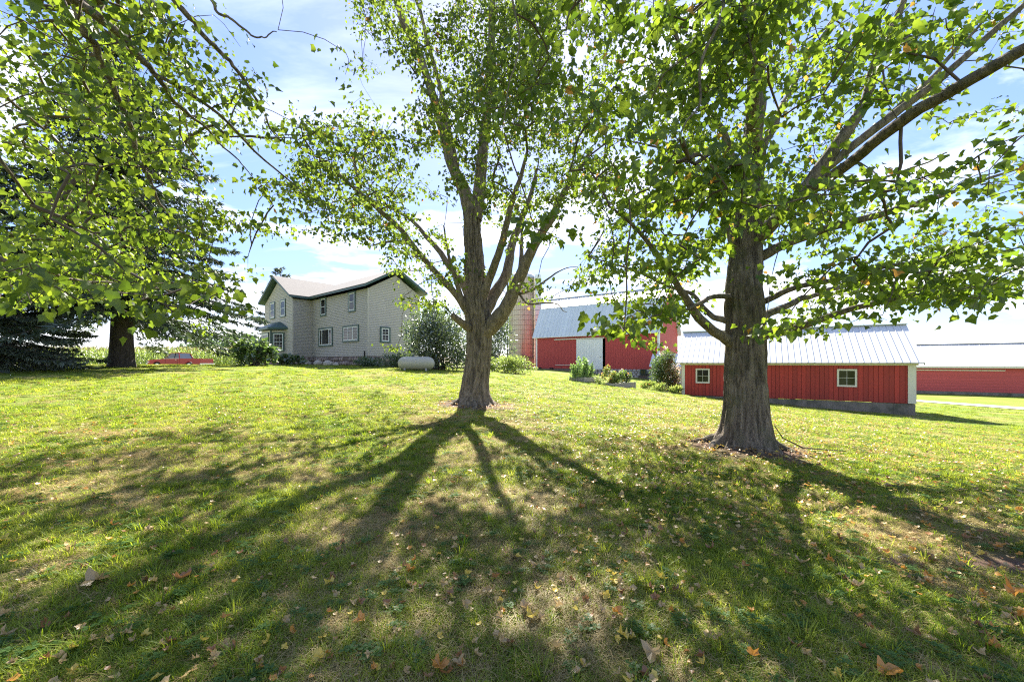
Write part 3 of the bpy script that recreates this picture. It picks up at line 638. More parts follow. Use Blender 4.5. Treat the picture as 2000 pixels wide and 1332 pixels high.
m = MB(); m.box(so_ + sd * (SL + .0) + Z3 * SB + sgd * .0, sd * .03, sgd * .14, Z3 * (SE - SB - .14)); part('corner_board', m, M['cream'], shed)
m = MB(); m.box(so_ - sd * .1 + Z3 * (SE - .135) - sn * .02, sd * (SL + .2), sn * .075, Z3 * .115); part('frieze_board', m, M['cream'], shed)
roofpanels(shed, so_, sd, sgd, SL, (-.32, SE - .0), (SW / 2, SRd), .305, M['metalw'], rib=.02, over=.28, th=.012)
m = MB(); m.box(so_ - sd * .28 + sn * .31 + Z3 * (SE - .035), sd * (SL + .56), sgd * .05, Z3 * .033); part('drip_edge', m, M['steel'], shed)
m = MB(); m.box(so_ + sgd * (SW + .3) - sd * .28 + Z3 * SE, sd * (SL + .56), sgd * -(SW / 2 + .3) + Z3 * (SRd - SE), Z3 * .02); part('rear_roof', m, M['metalw'], shed)
m = MB(); m.box(so_ - sd * .3 + sgd * (SW / 2 - .15) + Z3 * (SRd + .02), sd * (SL + .6), sgd * .3, Z3 * .04); part('ridge_cap', m, M['metalw'], shed)
for u in (-.28, SL + .25):
    m = MB(); m.box(so_ + sd * u + sn * .3 + Z3 * (SE - .14), sd * .03, sgd * (SW / 2 + .3) + Z3 * (SRd - SE), Z3 * .135); part('barge_board', m, M['cream'], shed)
winpx(shed, so_, sd, sn, 1358.9, 1386.3, 719.6, 748, cas=.005, fr=.085, casm='cream', frm='cream', grid=(2, 2), proud=.04)
winpx(shed, so_, sd, sn, 1634.4, 1673.7, 720.7, 754.8, cas=.005, fr=.085, casm='cream', frm='cream', grid=(2, 2), proud=.04)
m = MB(); ff = EYE - 3.3
N = 40
for q in range(N):
    u0, u1 = SL * q / N, SL * (q + 1) / N; t_ = .012 * random.random()
    m.box(so_ + sd * u0 + sgd * (.03 - t_) + Z3 * ff, sd * (u1 - u0 - .004), sgd * .2, Z3 * (SB - ff - .004 - .03 * random.random()))
m.box(so_ + sd * (SL - .2) + sgd * .26 + Z3 * ff, sd * .2, sgd * (SW - .3), Z3 * (SB - ff - .004)); part('foundation', m, M['concrete'], shed)

# ------------------------------------------------------------------ long barn far right
lo = v2((35.7, 46.2)); LL, LWd = 26.0, 10.0; LE, LB, LR = EYE - .42, EYE - 2.95, EYE + 2.0
lb = thing('long_barn', 'long low red barn with white metal roof beyond the gravel drive at far right', 'barn', (lo[0], lo[1], gz(lo[0], lo[1])))
m = MB(); m.box(lo + sgd * .05 + Z3 * LB, sd * LL, sgd * LWd, Z3 * (LE - LB)); part('wall', m, M['redlong'], lb)
N = 9; hb = (LE - LB) / N
mm = MB(); mm.hexa([np.zeros(3), sd * LL, sd * LL + sn * .03, sn * .03, Z3 * hb, sd * LL + Z3 * hb, sd * LL + Z3 * hb + sn * .004, Z3 * hb + sn * .004]); me = rawmesh('board', *mm.arr(), M['redlong'])
for q in range(N): inst('board', me, lb, lo + sgd * .045 + Z3 * (LB + hb * q))
roofpanels(lb, lo, sd, sgd, LL, (-.4, LE + .02), (LWd / 2, LR), .75, M['metalw'], rib=.03, over=.3)
m = MB(); m.box(lo - sd * .3 + sgd * (LWd + .4) + Z3 * LE, sd * (LL + .6), sgd * -(LWd / 2 + .4) + Z3 * (LR - LE), Z3 * .03); part('rear_roof', m, M['metalw'], lb)
m = MB(); m.box(lo - sd * .3 + sn * .42 + Z3 * (LE - .15), sd * (LL + .6), sgd * .04, Z3 * .165); part('fascia', m, M['cream'], lb)
m = MB(); m.box(lo + sn * .06 + Z3 * (LE - .42), sd * (upx(lo, sd, 1963)), sgd * .08, Z3 * .1); part('door_rail', m, M['cream'], lb)
m = MB(); m.box(lo + sgd * .03 + Z3 * (LB - 1.0), sd * LL, sgd * .3, Z3 * .995); part('foundation', m, M['concrete'], lb)
m = MB(); m.box(lo - sd * .3 + sgd * (LWd / 2 - .2) + Z3 * (LR + .03), sd * (LL + .6), sgd * .4, Z3 * .04); part('ridge_cap', m, M['steel'], lb)

# ------------------------------------------------------------------ foliage machinery
LEAF_HI = np.array([(0, .33, 0), (0, 0, 0), (.17, -.09, 0), (.44, .02, 0), (.44, .18, 0), (.62, .42, 0), (.52, .54, 0), (.36, .53, 0), (.27, .74, 0), (0, 1.0, 0),
                    (-.27, .74, 0), (-.36, .53, 0), (-.52, .54, 0), (-.62, .42, 0), (-.44, .18, 0), (-.44, .02, 0), (-.17, -.09, 0)], float)
F_HI = [(0, q, q + 1 if q < 16 else 1) for q in range(1, 17)]
LEAF_MD = np.array([(0, .3, 0), (0, 0, 0), (.42, 0, 0), (.46, .2, 0), (.6, .46, 0), (.36, .58, 0), (0, 1, 0), (-.36, .58, 0), (-.6, .46, 0), (-.46, .2, 0), (-.42, 0, 0)], float)
F_MD = [(0, q, q + 1 if q < 10 else 1) for q in range(1, 11)]
LEAF_LO = np.array([(0, 0, 0), (.42, .08, 0), (.40, .55, 0), (0, 1, 0), (-.40, .55, 0), (-.42, .08, 0)], float); F_LO = [(0, 1, 2), (0, 2, 3), (0, 3, 4), (0, 4, 5)]
OVAL = np.array([(0, 0, 0), (.24, .3, 0), (.2, .7, 0), (0, 1, 0), (-.2, .7, 0), (-.24, .3, 0)], float); F_OV = [(0, 1, 3), (1, 2, 3), (0, 3, 5), (3, 4, 5)]
NEED = np.array([(0, 0, 0), (.13, .25, 0), (0, 1, 0), (-.13, .25, 0)], float); F_ND = [(0, 1, 2), (0, 2, 3)]
for T in (LEAF_HI, LEAF_MD, LEAF_LO): T[:, 2] = np.abs(T[:, 0]) * .42 - .34 * T[:, 1] ** 2
OVAL[:, 2] = np.abs(OVAL[:, 0]) * .3 - .15 * OVAL[:, 1] ** 2
def leaves(pos, tip, nrm, size, T, Fq, wid=1.0):
    """arrays of leaves -> V, F(tri), rnd"""
    tip = tip / np.maximum(np.linalg.norm(tip, axis=1, keepdims=True), 1e-9)
    n = nrm - tip * np.sum(nrm * tip, 1, keepdims=True); n /= np.maximum(np.linalg.norm(n, axis=1, keepdims=True), 1e-9); s = np.cross(tip, n)
    V = pos[:, None] + size[:, None, None] * (T[None, :, 0, None] * s[:, None] * wid + T[None, :, 1, None] * tip[:, None] + T[None, :, 2, None] * n[:, None])
    F = np.array(Fq)[None] + (np.arange(len(pos)) * len(T))[:, None, None]
    return V.reshape(-1, 3), F.reshape(-1, 3), np.repeat(RNG.random(len(pos)), len(T))
def joinleaf(sets):
    V, F, A = [], [], []; o = 0
    for v, f, a in sets: V.append(v); F.append(f + o); A.append(a); o += len(v)
    return np.concatenate(V), np.concatenate(F), np.concatenate(A)
def leafpart(name, sets, mat, parent=None, kind='stuff'):
    V, F, A = joinleaf(sets); return part(name, (V, F), mat, parent, kind=kind, attrs={'rnd': A})
def rnd_unit(n):
    v = RNG.normal(size=(n, 3)); return v / np.linalg.norm(v, axis=1, keepdims=True)
def trunkmesh(path, rad, n=96, rings=180, amp=.03, flare=.9, fl_h=.24, seed=1, gx0=None, lobes=5):
    c = catmull(path, rings); r = np.interp(np.linspace(0, 1, rings), np.linspace(0, 1, len(rad)), rad)
    base = c[0, 2]; h = c[:, 2] - base; th = np.arange(n) / n * 2 * math.pi
    ct, st = np.cos(th), np.sin(th); H = h[:, None]
    rid = 1 - np.abs(2 * fbm(ct[None] * 7.0 + seed, st[None] * 7.0, H * .9 / .6 * .8 + 0 * ct, seed, 3) - 1)
    fine = fbm(ct[None] * 11, st[None] * 11, H * 2.6 + 0 * ct, seed + 9, 3) - .5
    lump = fbm(ct[None] * 1.3 + 3, st[None] * 1.3, H * .5 + 0 * ct, seed + 4, 2) - .5
    lob = .55 + .45 * np.cos(lobes * th[None] + seed + 2 * fbm(ct[None], st[None], 0 * H, seed + 3, 2)) + .35 * np.cos(3 * th[None] + seed * 2)
    fl = flare * np.exp(-np.maximum(H, -.3) / fl_h) * (.35 + .65 * np.clip(lob, 0, 2)) + .18 * np.exp(-H / (fl_h * 3.5))
    RR = r[:, None] * (1 + fl * .75 + lump * .16) + amp * (rid - .6) * 2.4 + fine * amp * 1.3
    V = np.stack([c[:, None, 0] + RR * ct, c[:, None, 1] + RR * st, np.broadcast_to(c[:, None, 2], RR.shape)], -1).reshape(-1, 3)
    i = np.arange(rings - 1)[:, None] * n; j = np.arange(n)[None]; k = (j + 1) % n
    return V, np.stack([i + j, i + k, i + n + k, i + n + j], -1).reshape(-1, 4)

def grow(limbs, clusters, seg=.32, sag=.12, wander=.05):
    """connect leaf-cluster centres to the nearest wood; returns twig paths and radii"""
    nodes = []; par = []; lim_n = 0
    for pts, rads in limbs:
        L = np.sum(np.linalg.norm(np.diff(pts, axis=0), axis=1)); n = max(3, int(L / .3)); c = catmull(pts, n)
        s0 = int(n * .18)
        for p in c[s0:]: nodes.append(p); par.append(-1)
    cap = len(nodes) + len(clusters) * 14; NP = np.zeros((cap, 3)); NP[:len(nodes)] = nodes; cnt = len(nodes); lim_n = cnt
    PA = np.full(cap, -1, int); W = np.zeros(cap)
    d0 = np.array([np.min(np.sum((NP[:lim_n] - c) ** 2, 1)) for c in clusters]); order = np.argsort(d0); paths = []
    for ci in order:
        c = clusters[ci]; d = np.linalg.norm(NP[:cnt] - c, axis=1); a = int(np.argmin(d + .10 * (np.arange(cnt) >= lim_n))); p0 = NP[a]; dist = d[a]
        n = max(2, int(dist / seg) + 1)
        if n > 13: n = 13
        mid = (p0 + c) / 2 + np.array((0, 0, sag * dist)) + RNG.normal(size=3) * wander * dist
        t = np.linspace(0, 1, n + 1)[:, None]; q = (1 - t) ** 2 * p0 + 2 * t * (1 - t) * mid + t * t * c
        q[1:-1] += RNG.normal(size=(n - 1, 3)) * .02 * min(1, dist); ids = [a]
        for k_ in range(1, n + 1):
            NP[cnt] = q[k_]; PA[cnt] = ids[-1]; ids.append(cnt); cnt += 1
        paths.append(ids); W[ids[-1]] += 1
    for k_ in range(cnt - 1, lim_n - 1, -1):
        if PA[k_] >= 0: W[PA[k_]] += W[k_]
    return NP[:cnt], W[:cnt], paths, lim_n
def twigmesh(NP, W, paths, rt=.0042, pw=.40, rmax=.035):
    V, F = [], []; o = 0
    for ids in paths:
        r = np.minimum(rt * np.maximum(W[ids], 1) ** pw, rmax); r[0] = r[1]; r[-1] *= .6
        v, f = tube_arrays(NP[ids], r, 4 if r[1] < .012 else 6); V.append(v); F.append(f + o); o += len(v)
    return np.concatenate(V), np.concatenate(F)

def maple(key, base, trunk, trad, limbs, clusters, label, leafm, barkm, lsize=.13, nl=13, spread=(.25, .25, .11), hang=.35, hero=True, top='maple_tree', flare=.9, amp=.03, seed=1, group=None):
    root = thing(top, label, 'tree', (base[0], base[1], gz(*base)), group)
    part('trunk', trunkmesh(trunk, trad, seed=seed, flare=flare, amp=amp), M[barkm], root, smooth=True)
    for q in range(9 if hero else 0):
        a = q / 9 * 6.283 + random.uniform(-.25, .25); ln = trad[0] * random.uniform(1.7, 2.9); rr0 = random.uniform(.05, .085); P0 = []
        for t in np.linspace(0, 1, 12):
            rad_ = trad[0] * .7 + (ln - trad[0] * .7) * t; aa = a + .35 * math.sin(t * 3 + q) * t; xx, yy = base[0] + rad_ * math.cos(aa), base[1] + rad_ * math.sin(aa)
            P0.append((xx, yy, gz(xx, yy) + .20 * (1 - t) ** 2.2 - .03 * t))
        part('root', tube_arrays(P0, rr0 * np.linspace(1.5, .35, 12) * RNG.uniform(.85, 1.15, 12), 10), M[barkm], root, smooth=True)
    for pts, rads in limbs:
        L = np.sum(np.linalg.norm(np.diff(pts, axis=0), axis=1)); n = max(6, int(L / .12)); c = catmull(pts, n)
        c[2:] += (np.c_[fbm(np.arange(n) * .25, seed, 1, 3), fbm(np.arange(n) * .25, seed, 7, 4), fbm(np.arange(n) * .25, seed, 5, 9)] - .5)[2:] * .09
        r = np.interp(np.linspace(0, 1, n), np.linspace(0, 1, len(rads)), rads) * (1 + .16 * (fbm(np.arange(n) * .5, 3, seed, 8) - .5))
        V, F = tube_arrays(c, r, 14 if rads[0] > .04 else 8)
        V = V + 0
        part('limb', (V, F), M[barkm], root, smooth=True)
    NP, W, paths, ln = grow(limbs, clusters)
    part('twigs', twigmesh(NP, W, paths), M['twig'], root, kind='stuff')
    # leaves
    pos, tip, nrm, siz = [], [], [], []
    for ids in paths:
        c = NP[ids[-1]]; d = c - NP[ids[-2]]; d = d / max(np.linalg.norm(d), 1e-6); n = int(RNG.integers(int(nl * .6), int(nl * 1.4) + 1))
        o = RNG.normal(size=(n, 3)) * np.array(spread) * .62 - d * RNG.random((n, 1)) * .25
        pos.append(c + o); tp = o * np.array((1, 1, .3)) + d * .12; tp = tp / np.maximum(np.linalg.norm(tp, axis=1, keepdims=True), 1e-6)
        tp = tp * .8 + RNG.normal(size=(n, 3)) * .35; tp[:, 2] -= hang + RNG.random(n) * .5; tip.append(tp)
        nn = RNG.normal(size=(n, 3)) * .66; nn[:, 2] += 1.0; nrm.append(nn); siz.append(lsize * RNG.uniform(.45, 1.2, n))
    pos, tip, nrm, siz = (np.concatenate(a) for a in (pos, tip, nrm, siz))
    ok = (np.linalg.norm(pos - np.array((0, 0, EYE)), axis=1) > 1.5) & (pos[:, 2] > ground(pos[:, 0], pos[:, 1]) + .9); pos, tip, nrm, siz = pos[ok], tip[ok], nrm[ok], siz[ok]
    x, y, z = proj(pos); inf = (z > .8) & (x > -20) & (x < 2020) & (y > -20) & (y < 1340); ap = np.where(inf, siz / np.maximum(z, .5) * FPX, 0)
    her = np.zeros(len(pos), bool)
    if hero:
        her[np.argsort(-ap)[:300]] = True; her &= ap > 6
        tpn = tip / np.linalg.norm(tip, axis=1, keepdims=True)
        me = [rawmesh('leaf', LEAF_HI * np.array((sx_, 1, sz_)), F_HI, M[leafm]) for sx_, sz_ in ((1, 1), (.9, 1.5), (1.05, .5))]
        for q in np.where(her)[0]:
            t_ = tpn[q]; n_ = nrm[q] - t_ * (nrm[q] @ t_); n_ /= np.linalg.norm(n_); s_ = np.cross(t_, n_)
            A = np.eye(4); A[:3, 0] = s_ * siz[q]; A[:3, 1] = t_ * siz[q]; A[:3, 2] = n_ * siz[q]; A[:3, 3] = pos[q]
            inst('leaf', me[int(q) % 3], root, None, mat4=Matrix(A.tolist()))
    sets = []
    for msk, T, Fq in ((inf & ~her & (ap > 17), LEAF_HI, F_HI), (inf & ~her & (ap <= 17) & (ap > 7), LEAF_MD, F_MD), (inf & ~her & (ap <= 7), LEAF_LO, F_LO), (~inf, LEAF_LO, F_LO)):
        if msk.any(): sets.append(leaves(pos[msk], tip[msk], nrm[msk], siz[msk], T, Fq))
    leafpart('foliage', sets, M[leafm], root)
    print(key, 'leaves', len(pos), 'in frame', int(inf.sum()), 'twig paths', len(paths))
    return root

def gridclusters(grid, x0, n, zf, test=None, spray=1.0):
    """grid rows are 100 px bands from the top, columns from x0; returns cluster centres spread over depth"""
    g = -np.log(1 - np.clip(np.array(grid, float), 0, .97)); p = g.ravel() / g.sum(); out = []
    while len(out) < n:
        k_ = RNG.choice(len(p), p=p); r_, c_ = divmod(int(k_), g.shape[1]); px = x0 + (c_ + RNG.random()) * 100; py = (r_ + RNG.random()) * 100
        z = zf(px, py); q = P(px, py, z)
        if not (test is None or test(px, py, q)) or gap(px, py): continue
        a = RNG.random() * 6.283; d = np.array((math.cos(a), math.sin(a), -.18)); k = int(RNG.integers(3, 7))
        for j in range(k):
            e = q + d * (j - k / 2) * .24 * spray + RNG.normal(size=3) * np.array((.22, .22, .06)) * spray; ex, ey, _ = proj(e)
            if (test is None or test(ex, ey, e)) and not gap(ex, ey): out.append(e)
    return out
GAPS = [(605, 60, 62, 80), (560, 130, 40, 50), (650, 190, 70, 34), (775, 175, 48, 40), (470, 500, 60, 40), (590, 500, 110, 42), (450, 60, 50, 34), (430, 330, 40, 60), (700, 500, 60, 30), (790, 560, 40, 26),
        (1120, 105, 28, 48), (1130, 440, 40, 40), (1240, 300, 30, 30), (1380, 560, 40, 30), (1930, 190, 60, 24), (1900, 260, 40, 26), (1850, 400, 60, 14), (1560, 510, 50, 12), (1330, 440, 22, 22), (970, 500, 22, 40), (880, 430, 24, 40), (840, 340, 20, 30), (1075, 520, 60, 44), (1700, 480, 40, 14), (330, 400, 36, 24), (1010, 330, 24, 24)]
def gap(px, py):
    for gx_, gy_, a_, b_ in GAPS:
        if ((px - gx_) / a_) ** 2 + ((py - gy_) / b_) ** 2 < 1: return RNG.random() < .93
    return False
def offclusters(c, rad, hz, n, ymin=-99, margin=30):
    out = []
    while len(out) < n:
        u = rnd_unit(1)[0] * RNG.random() ** .4; h = hz[0] + (hz[1] - hz[0]) * (u[2] * .5 + .5)
        q = np.array((c[0] + u[0] * rad, c[1] + u[1] * rad, h)); x, y, z = proj(q)
        if z > .5 and -margin < x < 2000 + margin and y > -margin: continue
        if np.linalg.norm(q - np.array((0, 0, EYE))) < 2.2: continue
        out.append(q)
    return out
def L_(pts, rads): return (np.array([P(*p) for p in pts]), rads)

# ---- centre maple
G1 = [[0, .35, .6, .5, .85, .88, .5, 0], [0, .25, .4, .5, .85, .88, .55, 0], [.1, .5, .5, .55, .75, .75, .6, 0], [.35, .7, .7, .45, .6, .65, .65, 0],
      [.35, .6, .7, .4, .4, .3, .4, .1], [0, .28, .52, .3, .2, .12, .12, 0], [0, 0, .06, .05, 0, 0, 0, 0]]
z1 = lambda a, b: TREE1[1] + RNG.uniform(-1, 1) * (4.6 if b > 150 else 3.6)
def t1(px, py, q):
    if np.hypot(q[0] - TREE1[0], q[1] - TREE1[1]) > 6.3: return False
    if 560 < px < 740 and 500 < py and RNG.random() < .6: return False
    if 1095 < px and py > 560: return False
    return not (870 < px < 1000 and 560 < py)
cl1 = gridclusters(G1, 500, 2200, z1, t1) + offclusters(TREE1, 5.6, (9.5, 16.5), 130)
g1 = gz(*TREE1); b1_ = np.array((TREE1[0], TREE1[1], g1))
tr1 = np.array([b1_ - Z3 * .25, b1_ + Z3 * .5, P(934, 700, 12.5), P(936, 640, 12.5), P(930, 595, 12.5), P(928, 540, 12.55), P(924, 470, 12.6), P(921, 410, 12.6)])
z = 12.5
lm1 = [L_([(922, 425, 12.6), (905, 370, 12.5), (880, 310, 12.4), (855, 220, 12.2), (820, 110, 12), (780, 20, 11.8), (760, -80, 11.6)], [.24, .20, .16, .13, .11, .09, .06]),
       L_([(926, 430, 12.6), (938, 360, 12.8), (945, 280, 13), (955, 190, 13.2), (960, 80, 13.2), (965, -60, 13.2)], [.24, .2, .17, .14, .12, .08]),
       L_([(893, 335, 12.5), (878, 260, 12.6), (862, 180, 12.7), (840, 100, 12.8), (815, 0, 12.9), (800, -80, 13)], [.09, .08, .07, .06, .05, .03]),
       L_([(945, 650, 12.4), (985, 605, 12.1), (1010, 555, 11.9), (1040, 490, 11.7), (1080, 420, 11.5), (1110, 360, 11.3), (1160, 290, 11.0)], [.27, .22, .18, .14, .11, .08, .04]),
       L_([(938, 620, 12.5), (965, 575, 12.8), (990, 535, 13.1), (1003, 470, 13.4), (1030, 400, 13.7), (1050, 330, 14)], [.22, .19, .16, .13, .09, .05]),
       L_([(932, 600, 12.4), (955, 545, 12.2), (980, 480, 11.8), (1000, 400, 11.4), (1030, 300, 11)], [.15, .13, .11, .08, .04]),
       L_([(985, 610, 12.1), (1005, 560, 12.5), (1018, 520, 12.7), (1020, 440, 13.1)], [.12, .10, .08, .04]),
       L_([(918, 615, 12.4), (896, 583, 12.2), (850, 530, 11.9), (802, 473, 11.5), (770, 436, 11.2), (700, 375, 10.8), (640, 320, 10.5), (590, 290, 10.2)], [.16, .11, .09, .08, .065, .05, .035, .02]),
       L_([(922, 590, 12.6), (904, 557, 12.9), (878, 518, 13.2), (840, 470, 13.5), (790, 420, 13.9), (720, 390, 14.4)], [.16, .12, .105, .08, .055, .03]),
       L_([(912, 610, 12.3), (890, 550, 12.1), (877, 500, 12), (868, 440, 11.8)], [.09, .065, .045, .02]),
       L_([(915, 640, 12.2), (895, 625, 11.9), (882, 613, 11.8)], [.13, .10, .075]),
       L_([(802, 473, 11.5), (760, 470, 11.2), (725, 480, 11.0)], [.05, .035, .01]),
       L_([(700, 375, 10.8), (692, 300, 10.7), (715, 260, 10.7)], [.04, .03, .015]),
       L_([(1003, 577, 12), (1040, 564, 11.8), (1069, 545, 11.6), (1100, 526, 11.4), (1130, 520, 11.3)], [.045, .035, .028, .015, .008]),
       L_([(1013, 572, 12), (1022, 585, 11.9), (1033, 592, 11.8), (1066, 591, 11.6), (1088, 594, 11.5), (1098, 606, 11.5), (1108, 610, 11.5)], [.04, .034, .03, .026, .018, .012, .006])]
maple('maple1', TREE1, tr1, [.42, .38, .355, .36, .36, .30, .25, .22], lm1, cl1, 'forked maple in the middle of the lawn with bare low branches by the silo', 'leaf1', 'bark1', .098, 13, seed=3, amp=.046, flare=1.9)

# ---- right maple
G2 = [[.35, .6, .72, .75, .6, .55, .5, .5, .5], [.4, .65, .75, .7, .6, .5, .4, .35, .35], [.45, .7, .75, .7, .6, .5, .45, .4, .5], [.5, .65, .65, .62, .6, .55, .5, .5, .6],
      [.5, .65, .65, .55, .6, .6, .55, .66, .72], [.55, .85, .62, .45, .55, .55, .58, .66, .66], [.5, .85, .22, .15, .35, .28, .12, .12, .1]]
def z2(a, b): return float(np.clip(TREE2[1] + RNG.uniform(-3.6, 4.2), 3.9, 12))
def t2(px, py, q):
    if np.hypot(q[0] - TREE2[0], q[1] - TREE2[1]) > 6.4: return False
    if py > 640 and (px > 1740 or px < 1130): return False
    if px < 1165 and py > 585: return False
    if px < 1240 and py > 655: return False
    if 1290 < px < 1430 and py > 615: return RNG.random() < .25
    if py > 660 and 1500 < px < 1640: return RNG.random() < .3
        
    if 1405 < px < 1500 and 430 < py < 640 and q[1] < 7.8 and RNG.random() < .8: return False
    return py < 692
cl2 = gridclusters(G2, 1100, 1380, z2, t2) + offclusters(TREE2, 6.2, (5.5, 14), 100)
g2 = gz(*TREE2); b2_ = np.array((TREE2[0], TREE2[1], g2))
tr2 = np.array([b2_ - Z3 * .25, b2_ + Z3 * .4, P(1456, 760, 7.35), P(1456, 690, 7.35), P(1455, 620, 7.35), P(1452, 560, 7.35), P(1456, 500, 7.4), P(1460, 440, 7.4), P(1466, 360, 7.5), P(1472, 280, 7.6)])
lm2 = [L_([(1470, 300, 7.6), (1478, 200, 7.7), (1485, 90, 7.8), (1490, -60, 7.9), (1480, -300, 8)], [.17, .15, .12, .10, .04]),
       L_([(1425, 668, 7.3), (1395, 645, 7.1), (1365, 618, 6.9), (1338, 585, 6.7), (1325, 555, 6.5), (1290, 500, 6.2), (1240, 440, 5.9), (1190, 400, 5.7)], [.10, .085, .075, .062, .05, .038, .025, .012]),
       L_([(1425, 628, 7.4), (1395, 618, 7.6), (1372, 597, 7.8), (1345, 573, 8.0), (1300, 556, 8.2), (1220, 520, 8.5), (1150, 500, 8.8)], [.07, .055, .045, .038, .03, .02, .01]),
       L_([(1430, 580, 7.3), (1395, 579, 7), (1372, 590, 6.8), (1340, 605, 6.6), (1290, 630, 6.4), (1220, 640, 6.2)], [.055, .042, .034, .028, .02, .01]),
       L_([(1490, 652, 7.3), (1530, 648, 7.1), (1580, 632, 6.8), (1660, 605, 6.5), (1780, 580, 6.2), (1900, 560, 6.0), (2060, 540, 5.8)], [.10, .075, .06, .048, .036, .026, .012]),
       L_([(1490, 618, 7.4), (1540, 596, 7.7), (1600, 572, 8), (1700, 545, 8.4), (1850, 500, 8.8), (2000, 450, 9.2)], [.08, .058, .048, .038, .026, .012]),
       L_([(1490, 590, 7.3), (1560, 560, 6.9), (1640, 545, 6.6), (1740, 520, 6.3), (1860, 505, 6), (2000, 480, 5.8)], [.06, .045, .036, .028, .02, .01]),
       L_([(1480, 505, 7.4), (1550, 470, 7.1), (1640, 440, 6.8), (1740, 415, 6.6), (1840, 380, 6.4), (1990, 330, 6.2)], [.10, .08, .065, .05, .036, .015]),
       L_([(1478, 470, 7.3), (1560, 392, 6.3), (1650, 325, 5.4), (1760, 243, 4.6), (1900, 150, 3.9), (2060, 70, 3.4), (2300, -60, 2.9)], [.11, .085, .07, .062, .056, .05, .04]),
       L_([(1560, 385, 6.4), (1625, 300, 6.2), (1680, 215, 6.1), (1715, 120, 6.0), (1760, 20, 5.9), (1790, -80, 5.8)], [.10, .09, .075, .06, .045, .02]),
       L_([(1600, 340, 6.3), (1700, 260, 6.0), (1790, 190, 5.8), (1880, 120, 5.6), (1990, 20, 5.4), (2060, -60, 5.3)], [.07, .062, .055, .045, .035, .02]),
       L_([(1700, 262, 6.0), (1800, 170, 6.3), (1860, 110, 6.4), (1930, 30, 6.6)], [.045, .04, .03, .015]),
       L_([(1462, 400, 7.5), (1435, 320, 7.5), (1400, 240, 7.4), (1360, 170, 7.3), (1320, 60, 7.2), (1290, -60, 7.1)], [.09, .075, .06, .045, .035, .02]),
       L_([(1430, 480, 7.3), (1410, 400, 7.6), (1370, 330, 7.9), (1300, 290, 8.2), (1200, 270, 8.6)], [.06, .045, .035, .025, .01]),
       L_([(1470, 330, 7.6), (1520, 230, 8.2), (1570, 130, 8.8), (1640, 20, 9.3)], [.08, .065, .05, .03]),
       L_([(1470, 470, 7.5), (1530, 400, 8.4), (1600, 370, 9.2), (1720, 350, 10), (1850, 300, 10.6)], [.08, .065, .05, .03, .015]),
       L_([(1474, 300, 7.6), (1470, 150, 6.4), (1460, -40, 5.2), (1430, -330, 4.2), (1380, -800, 3.3), (1200, -1500, 2.6)], [.12, .10, .09, .08, .06, .03]),
       L_([(1430, -330, 4.2), (1250, -420, 3.9), (1080, -380, 3.7), (980, -200, 3.6)], [.05, .04, .025, .012]),
       L_([(1445, -120, 4.9), (1425, -60, 4.0), (1408, 20, 3.5), (1375, 130, 3.3), (1372, 190, 3.25), (1345, 240, 3.2), (1318, 300, 3.15)], [.03, .02, .014, .011, .009, .007, .004]),
       L_([(1440, -200, 4.6), (1430, -60, 3.9), (1425, 0, 3.7), (1462, 60, 3.6), (1478, 110, 3.5), (1500, 130, 3.5)], [.03, .016, .012, .01, .008, .004]),
       L_([(1460, -40, 5.2), (1330, -60, 4.2), (1200, -40, 3.6), (1130, 0, 3.3), (1110, 60, 3.2)], [.03, .02, .014, .010, .005]),
       L_([(1010, -260, 3.65), (1000, -60, 3.55), (1012, 60, 3.5), (1000, 170, 3.4), (985, 260, 3.35)], [.012, .010, .008, .006, .003])]
GN = [[.2, .2, .25, .6, .62, .6, .45, .3, .25], [.3, .35, .1, .55, .6, .6, .35, .25, .1], [.4, .45, 0, .35, .6, .45, .25, .2, 0], [.3, .35, 0, .05, .4, .2, .05, .05, 0], [.08, .08, 0, .03, .05, 0, 0, 0, 0]]
cln = gridclusters(GN, 900, 64, lambda a, b: RNG.uniform(3.0, 4.6), lambda px, py, q: True, .6)
maple('maple2', TREE2, tr2, [.38, .34, .305, .30, .295, .27, .24, .21, .18, .15], lm2, cl2 + cln, 'stout mossy-barked maple at right in front of the red shed', 'leaf2', 'bark2', .093, 13, spread=(.26, .26, .10), seed=5, amp=.046, flare=1.9)

# ---- left maple, trunk outside the frame
G3 = [[.72, .85, .85, .6, .42, .32, .06], [.75, .78, .78, .68, .5, .30, .12], [.75, .75, .75, .62, .58, .52, .3], [.85, .8, .75, .62, .58, .52, .35], [.88, .88, .85, .75, .6, .22, .02],
      [.88, .86, .78, .5, .22, .06, 0], [.15, .08, .28, .12, .02, 0, 0]]
def z3(a, b): return float(RNG.uniform(4.8, 11)) if RNG.random() < .93 else float(RNG.uniform(3.4, 4.8))
def t3(px, py, q):
    if py > 600: return 200 < px < 420 and py < 655
    if px > 540 and py > 470: return False
    return q[1] > 5 or py < 600
cl3 = gridclusters(G3, 0, 880, z3, t3) + offclusters((-6, 1.0), 6.5, (3.8, 12), 140)
g3 = gz(*TREE3); b3_ = np.array((TREE3[0], TREE3[1], g3)); X3 = np.array
cr = b3_ + Z3 * 3.4
def lim3(pts, rads, off):
    w_ = [cr + Z3 * off, cr + np.array((1.0, .6, 1.6 + off)), ]
    return (np.array(w_ + [P(*p) for p in pts]), rads)
tr3 = np.array([b3_ - Z3 * .2, b3_ + Z3 * .5, b3_ + Z3 * 1.6, b3_ + Z3 * 2.8, b3_ + Z3 * 4.2, b3_ + Z3 * 6 + X3((.1, .1, 0)), b3_ + Z3 * 9])
